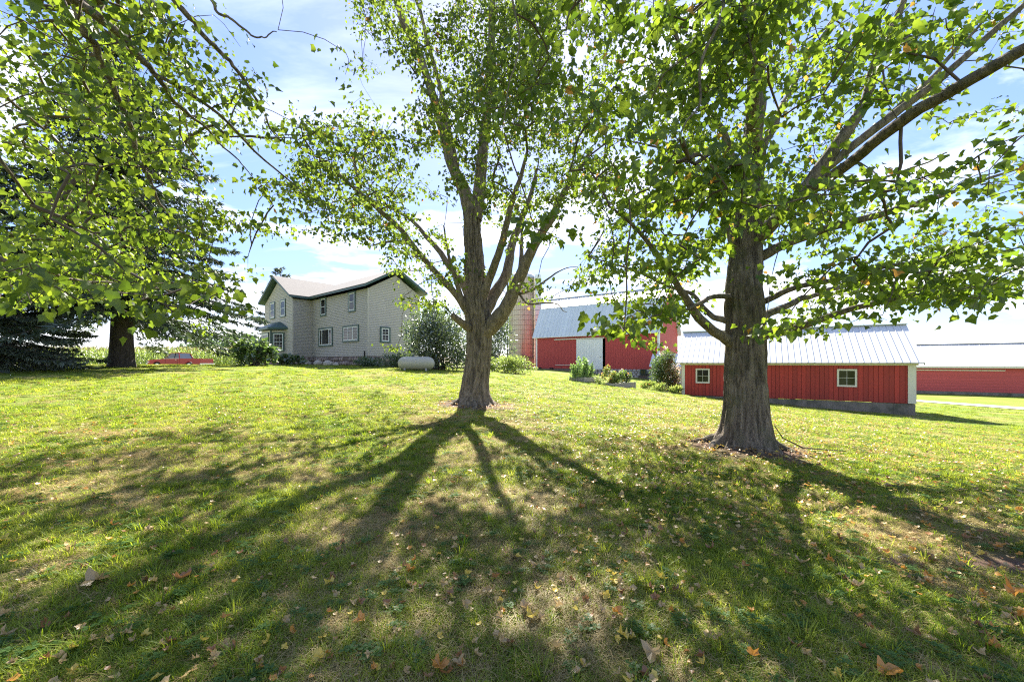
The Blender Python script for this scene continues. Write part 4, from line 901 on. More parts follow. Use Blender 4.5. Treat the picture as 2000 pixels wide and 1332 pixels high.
lm3 = [lim3([(-120, -620, 3.2), (97, -160, 4), (154, 40, 4.3), (182, 89, 4.5), (215, 162, 4.8), (263, 276, 5.2), (284, 336, 5.5), (324, 409, 5.9), (365, 458, 6.3), (430, 520, 6.8)], [.14, .12, .09, .05, .04, .034, .03, .026, .022, .018, .013, .007], .6),
       lim3([(-60, -500, 3.2), (90, -60, 3.8), (142, 0, 4), (211, 49, 4.3), (259, 93, 4.6), (300, 146, 4.9), (336, 190, 5.2), (389, 239, 5.6), (446, 292, 6.1), (500, 350, 6.6)], [.14, .12, .09, .055, .048, .042, .036, .03, .024, .018, .012, .006], .9),
       lim3([(60, -500, 3.6), (260, -120, 4.4), (340, 0, 4.8), (389, 57, 5.0), (430, 105, 5.3), (470, 142, 5.5), (523, 235, 6.1), (548, 275, 6.5)], [.13, .11, .08, .05, .035, .03, .026, .022, .014, .006], 1.3),
       L_([(300, 146, 4.9), (340, 162, 5.0), (426, 227, 5.5), (499, 300, 6.1), (588, 377, 6.8), (648, 425, 7.3)], [.028, .024, .02, .016, .012, .006]),
       lim3([(120, -520, 3.6), (340, -140, 4.6), (409, 0, 5.0), (446, 36, 5.1), (503, 71, 5.3), (543, 59, 5.4)], [.12, .09, .06, .03, .018, .015, .011, .005], 1.6),
       lim3([(-700, 200, 3.4), (-250, 420, 3.8), (0, 503, 4.4), (81, 527, 4.6), (170, 548, 5.2), (300, 560, 6.0), (400, 590, 6.8)], [.10, .07, .045, .03, .024, .02, .016, .012, .006], -.2),
       lim3([(-500, -100, 3.0), (-160, 60, 3.6), (60, 230, 4.8), (150, 330, 5.4), (210, 430, 6.2)], [.10, .06, .03, .02, .016, .012, .006], .2),
       L_([(-40, 130, 3.6), (0, 300, 3.9), (60, 400, 4.4), (120, 470, 5.0)], [.02, .016, .012, .006])]
maple('maple3', TREE3, tr3, [.5, .45, .42, .42, .34, .24, .1], lm3, cl3, 'near maple at left whose drooping leafy branches fill the upper left corner', 'leaf3', 'bark1', .090, 12, spread=(.26, .26, .16), hang=.55, seed=8)

# ------------------------------------------------------------------ spruces
def spruce(name, base, H, Rr, first, label, mat, trunk_r, nb=150, droop=.35, seed=0, sprig=.28, dens=1.0, group=None, cone=.75, flat=False):
    rng = np.random.default_rng(seed); g0 = gz(*base); root = thing(name, label, 'spruce tree', (base[0], base[1], g0), group); b = np.array((base[0], base[1], g0))
    pts = np.array([b - Z3 * .3, b + Z3 * H * .1, b + Z3 * H * .3, b + Z3 * H * .6, b + Z3 * H * .98])
    part('trunk', trunkmesh(pts, [trunk_r * 1.05, trunk_r * .93, trunk_r * .75, trunk_r * .42, .02], n=30, rings=70, amp=.012, flare=.45, seed=seed + 2), M['sprucebark'], root, smooth=True)
    m = MB(); pos, tip, nrm, siz = [], [], [], []
    for k_ in range(nb):
        f = (k_ + rng.random()) / nb; h = first + (H * .985 - first) * f ** 1.05; a = rng.random() * 2 * math.pi
        L = (Rr * (1 - f) ** cone + .25) * rng.uniform(.72, 1.1); d = np.array((math.cos(a), math.sin(a), 0)); n = 9; t = np.linspace(0, 1, n)
        up = .12 * (1 - f) + .4 * f
        c = b + Z3 * h + d * (L * t)[:, None] + Z3[None] * (L * (up * t - (droop * (1 - f * .6) + .1) * t ** 2 + .16 * np.clip(t - .7, 0, 1) * 3 * t))[:, None]
        m.tube(c, np.linspace(max(.012, .055 * L / Rr), .008, n), 5, False)
        side = np.cross(d, Z3); cnt_ = int(L * 26 * dens) + 8
        tt = rng.random(cnt_) ** .75 * .93 + .07; P_ = np.stack([np.interp(tt, t, c[:, q]) for q in range(3)], 1)
        w_ = rng.uniform(-1, 1, cnt_) * (.12 + .42 * L * .28 * (1.15 - tt)); lat = side[None] * w_[:, None]
        P_ = P_ + lat - Z3 * (np.abs(w_) * .25)[:, None]
        hangk = rng.random(cnt_)[:, None]
        q_ = d[None] * .7 + side[None] * np.sign(w_)[:, None] * .6 + rng.normal(size=(cnt_, 3)) * .25 - Z3 * (.25 + .9 * hangk ** 2)
        pos.append(P_); tip.append(q_); nn = rng.normal(size=(cnt_, 3)) * .5 + Z3; nrm.append(nn); siz.append(rng.uniform(.5, 1.25, cnt_) * sprig)
    part('boughs', m, M['sprucebark'], root, kind='stuff')
    pos, tip, nrm, siz = (np.concatenate(x) for x in (pos, tip, nrm, siz))
    k3 = 3; P3 = np.repeat(pos, k3, 0); T3 = np.repeat(tip / np.linalg.norm(tip, axis=1, keepdims=True), k3, 0) + rng.normal(size=(len(pos) * k3, 3)) * .38; N3 = np.repeat(nrm, k3, 0) + rng.normal(size=(len(pos) * k3, 3)) * .5
    leafpart('needles', [leaves(P3, T3, N3, np.repeat(siz, k3) * rng.uniform(.6, 1.1, len(P3)), NEED, F_ND)], M[mat], root)
    return root
spruce('spruce_tree', (-23.5, 24.0), 20, 7.6, 2.9, 'huge old spruce with thick dark trunk between the corn and the lawn', 'needle', .56, 330, .42, 3, .36, 1.3)
spruce('spruce_tree', (-25.8, 18.6), 12.5, 4.9, .35, 'spruce at the far left edge with boughs sweeping down to the lawn', 'bluneedle', .3, 340, .34, 4, .28, 1.6)
spruce('spruce_tree', (-29.6, 51.0), 13.1, 4.2, 1.5, 'slender spruce standing behind the farmhouse gable', 'needle', .22, 90, .25, 5, .5, .55)

# ------------------------------------------------------------------ shrubs and plants
def bush(name, c, rad, n, size, mat, label, cat='bush', T=OVAL, Fq=F_OV, stems=10, up=.2, hollow=.35, lumps=14, group=None, seed=0, extra=None, z0=None):
    rng = np.random.default_rng(seed + 50); g0 = gz(c[0], c[1]) if z0 is None else z0; root = thing(name, label, cat, (c[0], c[1], g0), group)
    ctr = np.array((c[0], c[1], g0 + rad[2] * .5)); L = rnd_unit(lumps) * np.array((.62, .62, .45)) * np.array((rad[0], rad[1], rad[2]))
    L[:, 2] = L[:, 2] * 1.0; k_ = rng.integers(0, lumps, n); s = rng.uniform(.32, .55, lumps)
    u = rnd_unit(n) * (rng.random(n) ** .4)[:, None] * np.array(rad)[None] * s[k_][:, None] * np.array((1, 1, .8))
    pos = ctr + L[k_] + u; ok = pos[:, 2] > g0 + .04; pos = pos[ok]; n = len(pos); out = (pos - ctr) / np.array(rad)
    tip = out * .8 + rng.normal(size=(n, 3)) * .6; tip[:, 2] += up; nr = rng.normal(size=(n, 3)) * .6; nr[:, 2] += .8
    m = MB()
    for q in range(stems):
        e = ctr + L[q % lumps] * .9; s0 = np.array((c[0] + rng.uniform(-.2, .2) * rad[0], c[1] + rng.uniform(-.2, .2) * rad[1], g0 - .05)); mid = (s0 + e) / 2 + rng.normal(size=3) * .1 * rad[0]
        m.tube(catmull([s0, mid, e], 8), np.linspace(.012 + .012 * rad[2], .006, 8), 5, False)
    part('stems', m, M['twig'], root, kind='stuff')
    leafpart('foliage', [leaves(pos, tip, nr, rng.uniform(.6, 1.2, n) * size, T, Fq)], M[mat], root)
    if extra:
        mt, ne, sz = extra; p2 = pos[rng.choice(len(pos), ne)]; p2 = p2 + (p2 - ctr) * .08; p2[:, 2] += .08
        leafpart('flowers', [leaves(p2, rnd_unit(ne) + Z3, rnd_unit(ne) + Z3, rng.uniform(.7, 1.2, ne) * sz, LEAF_LO, F_LO)], M[mt], root)
    return root
bush('lilac_bush', (-5.4, 29.3), (2.9, 2.2, 3.7), 11000, .21, 'shrubgrey', 'big grey-green bush between the farmhouse gable and the centre maple', stems=22, lumps=26, seed=1)
bush('vine_clump', (-5.6, 28.9), (1.2, 1.0, 4.6), 500, .22, 'shrubdark', 'bright green young tree poking out above the grey-green bush', 'bush', T=LEAF_LO, Fq=F_LO, seed=2, lumps=7)
bush('juniper', (-8.9, 30.1), (1.7, .8, .95), 2600, .13, 'shrubdark', 'low dark juniper spreading along the foundation under the gable window', 'bush', seed=3, lumps=16)
bush('juniper', (-11.0, 30.6), (1.3, .7, .6), 1500, .13, 'shrubdark', 'low dark groundcover juniper at the corner of the farmhouse', 'bush', seed=4, lumps=12)
bush('magnolia_shrub', (-18.3, 28.2), (1.7, 1.2, 1.9), 650, .30, 'shrubdark', 'broad-leaved shrub on the lawn edge left of the bay window', 'bush', T=LEAF_LO, Fq=F_LO, seed=5, lumps=14)
bush('magnolia_shrub', (-18.0, 32.2), (1.1, .7, .85), 350, .25, 'shrubdark', 'lower leafy shrub below the bay window beside the foundation', 'bush', T=LEAF_LO, Fq=F_LO, seed=6, lumps=9)
bush('yellow_shrub', (.3, 31.5), (1.5, 1.1, 1.15), 2600, .16, 'shrubyel', 'pale yellow-green mounded shrub right of the centre maple', 'bush', seed=7, lumps=14)
bush('yellow_shrub', (-1.3, 33.0), (1.1, .9, 1.2), 1500, .16, 'shrubyel', 'yellow-green shrub tucked behind the centre maple trunk', 'bush', seed=8, lumps=9)
bush('tree_behind', (-2.0, 48.0), (2.6, 2.2, 6.3), 3600, .34, 'shrubgrey', 'bluish leafy tree between the centre maple and the silo', 'tree', seed=9, lumps=22)
bush('garden_bush', (11.3, 29.0), (1.1, 1.0, 2.5), 5200, .15, 'shrubdark', 'rounded dark green bush left of the red shed', 'bush', seed=10, lumps=18)
bush('flower_bush', (12.2, 31.0), (.8, .8, 2.9), 700, .2, 'flowerw', 'pinkish flowering shrub showing above the dark green bush', 'bush', seed=11, lumps=6)
for q, (x, y, rx, lb_) in enumerate([(9.5, 27.6, .6, 'pale weedy clump at the foot of the dark bush, nearest the garden beds'), (10.1, 26.7, .6, 'straw-coloured daylily clump in front of the dark bush'), (10.75, 26.1, .4, 'yellowing daylily clump against the left corner of the red shed')]):
    bush('daylily_clump', (x, y), (rx, .45, .4), 420, .26, 'shrubyel', lb_, 'plants', T=NEED, Fq=F_ND, stems=3, up=.9, seed=12 + q, lumps=9, extra=('flowery', 14, .1))

# raised beds
def bed(o, dr, lr, dl, ll, h, label):
    g0 = min(gz(o[0], o[1]), gz(*(o + dr * lr)[:2])) - .03; root = thing('garden_bed', label, 'planter', (o[0], o[1], g0), 'raised beds'); o = np.array((o[0], o[1], g0)); t = .05
    for (a, d, L, n_) in ((o, dr, lr, np.cross(dr, Z3)), (o, dl, ll, np.cross(Z3, dl)), (o + dl * ll, dr, lr, -np.cross(dr, Z3)), (o + dr * lr, dl, ll, -np.cross(Z3, dl))):
        for r_ in range(3):
            hh = h / 3; e = random.uniform(-.006, .006); m = MB(); m.box(a + d * .03 + n_ * (e - .02) + Z3 * (hh * r_ + .004), d * (L - .06), n_ * -t, Z3 * (hh - .012)); part('plank', m, M['wood'], root)
    for c in (o, o + dr * lr, o + dl * ll, o + dr * lr + dl * ll, o + dl * ll * .5):
        m = MB(); m.box(c - dr * .04 - dl * .04, dr * .09, dl * .09, Z3 * (h + .02)); part('post', m, M['wood'], root)
    m = MB(); m.box(o + dr * .09 + dl * .09, dr * (lr - .18), dl * (ll - .18), Z3 * (h - .08)); part('soil', m, M['mortar'], root)
    return g0
dr, dl = v2((.70, .71)) / np.linalg.norm((.70, .71)), v2((-.71, .70)) / np.linalg.norm((.71, .70))
o1 = v2((4.75, 26.0)); o2_ = v2((6.52, 25.0)); h1_ = bed(o1, dr, 1.35, dl, 1.2, .42, 'left raised garden bed of weathered planks full of tall feathery plants'); h2_ = bed(o2_, dr, 2.5, dl, 1.15, .42, 'right raised garden bed of weathered planks with flowering plants')
def plume(x, y, h0, H, label, n=1, w_=.35):
    bush_ = thing('asparagus_plant', label, 'plant', (x, y, h0), 'tall feathery plants in the left bed'); rng = np.random.default_rng(int(x * 100)); m = MB(); pos = []
    for q in range(6):
        dx, dy = rng.uniform(-w_, w_, 2); hh = H * rng.uniform(.7, 1.05); m.tube([(x + dx * .4, y + dy * .4, h0), (x + dx * .8, y + dy * .8, h0 + hh * .6), (x + dx, y + dy, h0 + hh)], [.012, .008, .004], 4, False)
        k_ = 150; t = rng.random(k_); s = (1 - t) * .24 + .04; pos.append(np.c_[x + dx * (.4 + .6 * t) + rng.normal(size=k_) * s * .6, y + dy * (.4 + .6 * t) + rng.normal(size=k_) * s * .6, h0 + hh * t])
    pos = np.concatenate(pos); n = len(pos); tp = rng.normal(size=(n, 3)) * .6 + Z3 * .9
    part('stems', m, M['feather'], bush_, kind='stuff'); leafpart('foliage', [leaves(pos, tp, rnd_unit(n), rng.uniform(.08, .2, n), NEED, F_ND, 1.2)], M['feather'], bush_)
for q, (a, b, H, lab) in enumerate([(.15, .8, 1.0, 'pale feathery plant at the left end of the left bed'), (.3, .3, 1.25, 'feathery green plant at the near corner of the left bed'), (.7, .7, 1.45, 'tallest feathery green plant in the middle of the left bed'), (1.05, .35, 1.0, 'feathery plant at the right end of the left bed'), (1.1, .95, 1.15, 'feathery plant at the back of the left bed')]):
    p = o1 + dr * a + dl * b; plume(p[0], p[1], h1_ + .34, H, lab)
def bedplant(a, b, rad, lab, mat, n, sz, extra=None, seed=0):
    p = o2_ + dr * a + dl * b; r = bush('bed_plant', (p[0], p[1]), rad, n, sz, mat, lab, 'plant', stems=6, lumps=8, seed=seed, extra=extra, group='plants in the right bed', z0=h2_ + (.34 if a > 0 else 0)); return r
bedplant(.5, .8, (.5, .4, .95), 'bushy yellow-orange flowering plant in the right bed', 'shrubyel', 1100, .12, ('flowery', 90, .09), 31)
bedplant(1.2, .6, (.55, .4, .8), 'pale flowering plant spilling over the middle of the right bed', 'shrubgreen', 1000, .12, ('flowerw', 70, .08), 32)
bedplant(2.0, .5, (.45, .4, .65), 'dark leafy plant at the right end of the right bed', 'shrubdark', 800, .13, ('flowery', 30, .09), 33)
bedplant(-.5, .9, (.4, .35, .75), 'straw-coloured weeds between the two raised beds', 'shrubyel', 400, .13, ('flowerw', 20, .07), 34)

# ------------------------------------------------------------------ propane tank
M['tank'] = pbr('cream_tank_paint', (.42, .40, .32), .45, var=.1, nscale=2.5, col2=(.40, .37, .28), c2lo=.52, c2hi=.7)
tx0, tx1, ty = -7.45, -5.1, 26.0; tg = gz(-6.3, ty); tr_ = .43; tz = EYE - (709.5 - HY) / FPX * ty
tank = thing('propane_tank', 'cream propane tank lying on the lawn beside the grey-green bush', 'tank', (-6.3, ty, tg))
xs = []; rs = []
for q in range(9): a = q / 8 * math.pi / 2; xs.append(tx0 + tr_ * (1 - math.sin(a + 0) * 1) if False else tx0 + tr_ * (1 - math.cos(a))); rs.append(tr_ * math.sin(a) + .001)
xs += [tx1 - (x - tx0) for x in xs[::-1]]; rs += rs[::-1]
V, F = tube_arrays(np.array([(x, ty + (x - tx0) * .12, tz) for x in xs]), rs, 36); part('shell', (V, F), M['tank'], tank, smooth=True)
m = MB(); xm = (tx0 + tx1) / 2; m.tube([(xm, ty + .14, tz + tr_ - .03), (xm, ty + .14, tz + tr_ + .09)], .13, 16); part('dome_cover', m, M['tank'], tank)
for x in (tx0 + .5, tx1 - .5):
    m = MB(); yy = ty + (x - tx0) * .12; m.bx(x - .06, x + .06, yy - .3, yy + .3, tg - .05, tz - tr_ * .72); part('leg', m, M['steel'], tank)
for x in (tx0 + .43, tx1 - .43):
    yy = ty + (x - tx0) * .12; V, F = tube_arrays(np.array([(x - .012, yy, tz), (x + .012, yy, tz)]), tr_ + .004, 36); part('weld_seam', (V, F), M['tank'], tank)

# garden lantern and boulders by the bay window
lp = P(519.5, 711, 30.0); lg = gz(lp[0], lp[1]); ln_ = thing('garden_lantern', 'small dark garden lantern with pale cap on the lawn edge before the bay window', 'lantern', (lp[0], lp[1], lg))
m = MB(); m.bx(lp[0] - .1, lp[0] + .1, 29.9, 30.1, lg - .05, lg + .52); part('post', m, M['sprucebark'], ln_)
m = MB(); m.bx(lp[0] - .17, lp[0] + .17, 29.83, 30.17, lg + .525, lg + .60); m.bx(lp[0] - .13, lp[0] + .13, 29.87, 30.13, lg + .602, lg + .68); part('cap', m, M['palestone'], ln_)
bl = [rawmesh('boulder', *blob(q + 60, 2, .28), M['palestone']) for q in range(3)]
for px, py, z_, s_, lab in ((509, 707, 29.8, .28, 'rounded pale stone just left of the garden lantern'), (602, 708.5, 36, .42, 'pale boulder in the inner corner bed of the farmhouse'), (621, 708, 34.5, .50, 'broad pale boulder against the foundation under the wide ground-floor window'), (641, 708, 33.5, .46, 'pale boulder in the bed just right of the wide ground-floor window'), (656, 710, 32.6, .3, 'smallest pale boulder, next to the dark juniper')):
    p = P(px, py, z_); o = inst('boulder', bl[int(px) % 3], None, (p[0], p[1], gz(p[0], p[1]) + s_ * .25), (0, 0, px), (s_, s_ * .7, s_ * .6)); tag(o, lab, 'stone', 'pale boulders along the farmhouse bed')

# ------------------------------------------------------------------ pickup truck
M['carred'] = pbr('red_car_paint', (.42, .010, .016), .3, var=.06, spec=.6); M['chrome'] = pbr('chrome', (.62, .62, .64), .2, .9); M['tyre'] = pbr('tyre_rubber', (.02, .02, .02), .85)
M['carglass'] = pbr('car_glass', (.05, .06, .065), .08, spec=.8); M['lamp'] = pbr('clear_lamp', (.7, .7, .68), .2); M['redlamp'] = pbr('red_lamp', (.5, .02, .01), .3)
tY, tX, tL, tW = 39.0, -35.75, 5.32, 1.75; tG = EYE - .62
truck = thing('pickup_truck', 'red two-door pickup truck parked side-on in front of the corn', 'truck', (tX + tL / 2, tY, tG))
def TP(x, z, y=0.0): return np.array((tX + x, tY + y, tG + z))
def arch(cx, r=.42, n=10, z0=.33): return [(cx + r * math.cos(math.pi - math.pi * q / n), z0 + r * .98 * math.sin(math.pi * q / n)) for q in range(n + 1)]
def side(mb, prof, y0, y1): prism(mb, [TP(x, z, y0) for x, z in prof], np.array((0, y1 - y0, 0)))
wf, wr = .98, 4.12
prof = [(.06, .42), (.1, .33)] + arch(wf) + [(3.2, .33), (3.2, 1.02), (1.65, .99), (1.45, .96), (.35, .88), (.08, .82), (.02, .62)]
m = MB(); side(m, prof, 0, tW); body = part('body', m, M['carred'], truck)
prof = [(3.22, .33)] + arch(wr) + [(5.18, .36), (5.2, .99), (3.22, 1.02)]
for y in (0, tW - .07): m = MB(); side(m, prof, y, y + .07); part('bed_side', m, M['carred'], truck)
m = MB(); m.box(TP(5.13, .42, .07), (.06, 0, 0), (0, tW - .14, 0), (0, 0, .56)); part('tailgate', m, M['carred'], truck)
m = MB(); m.box(TP(3.22, .5, .07), (1.9, 0, 0), (0, tW - .14, 0), (0, 0, .06)); part('bed_floor', m, M['black'], truck)
m = MB(); a = [TP(1.75, 1.0, .08), TP(3.15, 1.02, .08), TP(3.15, 1.02, tW - .08), TP(1.75, 1.0, tW - .08)]; b = [TP(2.22, 1.50, .2), TP(2.98, 1.52, .2), TP(2.98, 1.52, tW - .2), TP(2.22, 1.50, tW - .2)]
m.hexa(a + b); cab = part('cab_glass', m, M['carglass'], truck)
m = MB(); m.hexa([q + X3((0, 0, .0)) for q in b] + [q + X3((0, 0, .06)) for q in b]); part('roof', m, M['carred'], truck)
def bar(a, b, r=.035): m = MB(); m.tube([a, b], r, 6); return m
for y0, y1 in ((.07, .19), (tW - .07, tW - .19)):
    for xa, xb in ((1.73, 2.2), (3.15, 2.99), (2.62, 2.66)): part('pillar', bar(TP(xa, 1.0, y0), TP(xb, 1.52, y1), .04 if xa > 3 else .028), M['carred'] if xa > 2.9 or xa < 2 else M['black'], truck)
m = MB(); m.box(TP(1.72, 1.0, -.015), (1.45, 0, 0), (0, .02, 0), (0, 0, .03)); part('belt_trim', m, M['chrome'], truck)
for cx in (wf, wr):
    for y, s in ((.02, 1), (tW - .24, -1)):
        m = MB(); m.tube([TP(cx, .335, y), TP(cx, .335, y + .22)], .335, 24); wh = part('wheel', m, M['tyre'], truck)
        m = MB(); m.tube([TP(cx, .335, y - .012 if s > 0 else y + .22), TP(cx, .335, y + .002 if s > 0 else y + .232)], .20, 18); part('rim', m, M['chrome'], wh)
m = MB(); m.box(TP(-.08, .42, -.02), (.16, 0, 0), (0, tW + .04, 0), (0, 0, .15)); part('front_bumper', m, M['chrome'], truck)
m = MB(); m.box(TP(5.2, .40, -.02), (.16, 0, 0), (0, tW + .04, 0), (0, 0, .14)); part('rear_bumper', m, M['chrome'], truck)
for y in (.05, tW - .3): m = MB(); m.box(TP(.0, .64, y), (.05, 0, 0), (0, .25, 0), (0, 0, .13)); part('headlight', m, M['lamp'], truck)
m = MB(); m.box(TP(.04, .62, -.012), (.2, 0, 0), (0, .02, 0), (0, 0, .1)); part('marker_lamp', m, M['lamp'], truck)
for y in (-.012, tW - .02): m = MB(); m.box(TP(5.08, .62, y), (.12, 0, 0), (0, .03, 0), (0, 0, .24)); part('tail_light', m, M['redlamp'], truck)
m = MB(); m.box(TP(1.80, .38, -.006), (.012, 0, 0), (0, .008, 0), (0, 0, .62)); m.box(TP(3.0, .38, -.006), (.012, 0, 0), (0, .008, 0), (0, 0, .62)); part('door_seam', m, M['black'], truck)
m = MB(); m.box(TP(2.78, .88, -.02), (.14, 0, 0), (0, .03, 0), (0, 0, .03)); part('door_handle', m, M['chrome'], truck)
m = MB(); m.box(TP(1.82, 1.05, -.16), (.08, 0, 0), (0, .16, 0), (0, 0, .12)); part('wing_mirror', m, M['black'], truck)

# ------------------------------------------------------------------ corn field
cp_, ct_, cn_, cs_ = [], [], [], []; ms = MB(); tp_, tt_, tn_, ts_ = [], [], [], []
rows = 0; y = 47.5
stV, stF = [], []; so = 0
while y < 100:
    front = y < 51; sp = .24 if front else .5
    for x in np.arange(-62 - (y - 47) * 1.3, -12 if y > 60 else -24, sp):
        xx = x + RNG.uniform(-.08, .08); yy = y + RNG.uniform(-.12, .12) + (xx + 40) * -.05; px = CX + xx / yy * FPX
        if px < -30 or px > 560: continue
        g0 = gz(xx, yy) if False else 0; cp_.append((xx, yy, 0)); 
    y += .76 if front else 1.7
cp_ = np.array(cp_); cp_[:, 2] = ground(cp_[:, 0], cp_[:, 1]); n = len(cp_); H = RNG.uniform(2.15, 2.75, n); fr_ = cp_[:, 1] < 52.5
V, F = [], []
th3 = np.arange(3) / 3 * 2 * math.pi
b3 = cp_[:, None] + np.stack([.018 * np.cos(th3), .018 * np.sin(th3), 0 * th3], -1)[None]; t3_ = b3 + (H * .93)[:, None, None] * Z3; V = np.concatenate([b3, t3_], 1)
f3 = np.array([(0, 1, 4, 3), (1, 2, 5, 4), (2, 0, 3, 5)])[None] + (np.arange(n) * 6)[:, None, None]
corn = tag(part('corn_field', (V.reshape(-1, 3), f3.reshape(-1, 4)), M['corn'], kind='stuff'), 'tall green corn standing beyond the lawn and the truck', 'corn')
sets = []
for q in range(9):
    sel = fr_ | (q > 4); s = cp_[sel]; hh = H[sel] * (.12 + .095 * q); a = RNG.random(len(s)) * 2 * math.pi; d = np.stack([np.cos(a), np.sin(a), 0 * a], -1)
    p = s + Z3 * hh[:, None]; sz = RNG.uniform(.5, .8, len(s)); e = d * .62; e[:, 2] = .75
    nn = np.cross(d, Z3) * .2 + Z3 + d * -.5; sets.append(leaves(p, e, nn, sz * .6, NEED * np.array((1.0, 1, 1)), F_ND, .9))
    p2 = p + e / np.linalg.norm(e, axis=1, keepdims=True) * (sz * .5)[:, None]; e2 = d * .8; e2[:, 2] = -.5; sets.append(leaves(p2, e2, Z3 + 0 * d, sz * .6, NEED, F_ND, .9))
Vc, Fc, Ac = joinleaf(sets); lf = part('corn_leaves', (Vc, Fc), M['corn'], corn, kind='stuff', attrs={'rnd': Ac})
sets = []
for q in range(4):
    a = RNG.random(n) * 2 * math.pi; d = np.stack([np.cos(a) * .35, np.sin(a) * .35, 1 + 0 * a], -1); sets.append(leaves(cp_ + Z3 * (H * .92)[:, None], d, rnd_unit(n), RNG.uniform(.25, .4, n), NEED, F_ND, .8))
Vc, Fc, Ac = joinleaf(sets); part('corn_tassels', (Vc, Fc), M['tassel'], corn, kind='stuff')

# ------------------------------------------------------------------ distant trees
for q, (px, z_, hh, rx, lab) in enumerate([(408, 120, 8.0, 5, 'distant bushy tree behind the corn, nearest the big spruce'), (440, 125, 9.5, 6, 'tallest distant tree behind the corn above the pickup tailgate'), (474, 118, 8.6, 6, 'distant round tree behind the corn left of the farmhouse'), (505, 122, 7.6, 5, 'distant tree partly behind the farmhouse bay'), (372, 150, 8.0, 6, 'low distant tree farthest left on the horizon')]):
    X_ = (px - CX) / FPX * z_; bush('distant_tree', (X_, z_), (rx, rx * .8, hh), 1500, .75, 'farleaf', lab, 'tree', T=LEAF_LO, Fq=F_LO, stems=5, seed=70 + q, lumps=16, group='trees on the horizon beyond the corn')

# ------------------------------------------------------------------ lawn: tufts scattered by geometry nodes
def tuft(kind, seed):
    rng = np.random.default_rng(seed); V, F = [], []
    def bl(p, d, h, w_, bend):
        n = 3; side_ = np.array((-d[1], d[0], 0)); b = len(V)
        for k_ in range(n):
            t = k_ / (n - 1); c = p + Z3 * h * (t - bend * .35 * t * t) + np.array((d[0], d[1], 0)) * h * bend * t * t; ww = w_ * (1 - t * .85)
            V.append(c - side_ * ww / 2); V.append(c + side_ * ww / 2)
        for k_ in range(n - 1): F.append((b + 2 * k_, b + 2 * k_ + 1, b + 2 * k_ + 3, b + 2 * k_ + 2))
    if kind == 'grass':
        for _ in range(34):
            a = rng.random() * 6.283; r = .065 * rng.random() ** .5; a2 = rng.random() * 6.283; bl(np.array((r * math.cos(a), r * math.sin(a), -.004)), (math.cos(a2), math.sin(a2)), rng.uniform(.03, .08), rng.uniform(.004, .008), rng.uniform(.3, 1.3))
    elif kind == 'long':
        for _ in range(22):
            a = rng.random() * 6.283; r = .04 * rng.random() ** .5; bl(np.array((r * math.cos(a), r * math.sin(a), -.004)), (math.cos(a), math.sin(a)), rng.uniform(.07, .13), rng.uniform(.005, .010), rng.uniform(.3, 1.1))
    elif kind == 'straw':
        for _ in range(30):
            a = rng.random() * 6.283; r = .07 * rng.random() ** .5; a2 = rng.random() * 6.283; bl(np.array((r * math.cos(a), r * math.sin(a), .0)), (math.cos(a2), math.sin(a2)), rng.uniform(.03, .075), rng.uniform(.003, .0055), rng.uniform(1.0, 2.6))
    else:
        for _ in range(12):
            a = rng.random() * 6.283; r = .05 * rng.random() ** .5; p = np.array((r * math.cos(a), r * math.sin(a), rng.uniform(.02, .045))); s = rng.uniform(.010, .018)
            for q in range(3):
                a2 = a + q * 2.09; d = np.array((math.cos(a2), math.sin(a2), .15)); sd_ = np.array((-d[1], d[0], 0)); b = len(V); V.extend([p, p + d * s + sd_ * s * .6, p + d * s * 1.7, p + d * s - sd_ * s * .6]); F.append((b, b + 1, b + 2, b + 3))
    return np.array(V), F
protos = bpy.data.collections.new('tuft_shapes')
for q, (kd, mt) in enumerate([('grass', 'blade'), ('grass', 'blade'), ('grass', 'blade'), ('long', 'blade'), ('straw', 'strawb'), ('straw', 'strawb'), ('clover', 'clover')]):
    V, F = tuft(kd, q); o = bpy.data.objects.new('%02d_tuft' % q, rawmesh('tuft', V, F, M[mt])); protos.objects.link(o)
xs, ys, sc_ = [], [], []
for (r0, r1, dens, s) in ((1.6, 3.2, 420, .95), (3.2, 5.5, 270, 1.1), (5.5, 9, 130, 1.3), (9, 15, 60, 1.7), (15, 26, 17, 2.3), (26, 42, 5, 3.0)):
    area = (r1 * r1 - r0 * r0) * math.pi * (112 / 360); n = int(area * dens); r = np.sqrt(RNG.uniform(r0 * r0, r1 * r1, n)); a = RNG.uniform(-56, 56, n) * math.pi / 180
    xs.append(r * np.sin(a)); ys.append(r * np.cos(a)); sc_.append(np.full(n, s) * RNG.uniform(.7, 1.25, n))
x = np.concatenate(xs); y = np.concatenate(ys); s = np.concatenate(sc_)
px, py, pz = proj(np.c_[x, y, ground(x, y)]); st = straw(x, y); so = soil(x, y)
inside = lambda o, d, L, n_, W: ((x - o[0]) * d[0] + (y - o[1]) * d[1] > -.1) & ((x - o[0]) * d[0] + (y - o[1]) * d[1] < L + .1) & ((x - o[0]) * n_[0] + (y - o[1]) * n_[1] > -.05) & ((x - o[0]) * n_[0] + (y - o[1]) * n_[1] < W)
keep = (px > -40) & (px < 2040) & (py < 1400) & (RNG.random(len(x)) > so * 1.2) & ~inside(so_, sd, SL, sgd, SW) & ~inside(Cn, dL, LW, dG, 9) & ~inside(Wc, dL, WW, dG, 9)
x, y, s, st = x[keep], y[keep], s[keep], st[keep]
k_ = RNG.random(len(x)); idx = np.where(k_ < .18 + st * .55, RNG.integers(4, 6, len(x)), np.where(RNG.random(len(x)) < .09, 6, np.where(RNG.random(len(x)) < .07 * (1 - st), 3, RNG.integers(0, 3, len(x)))))
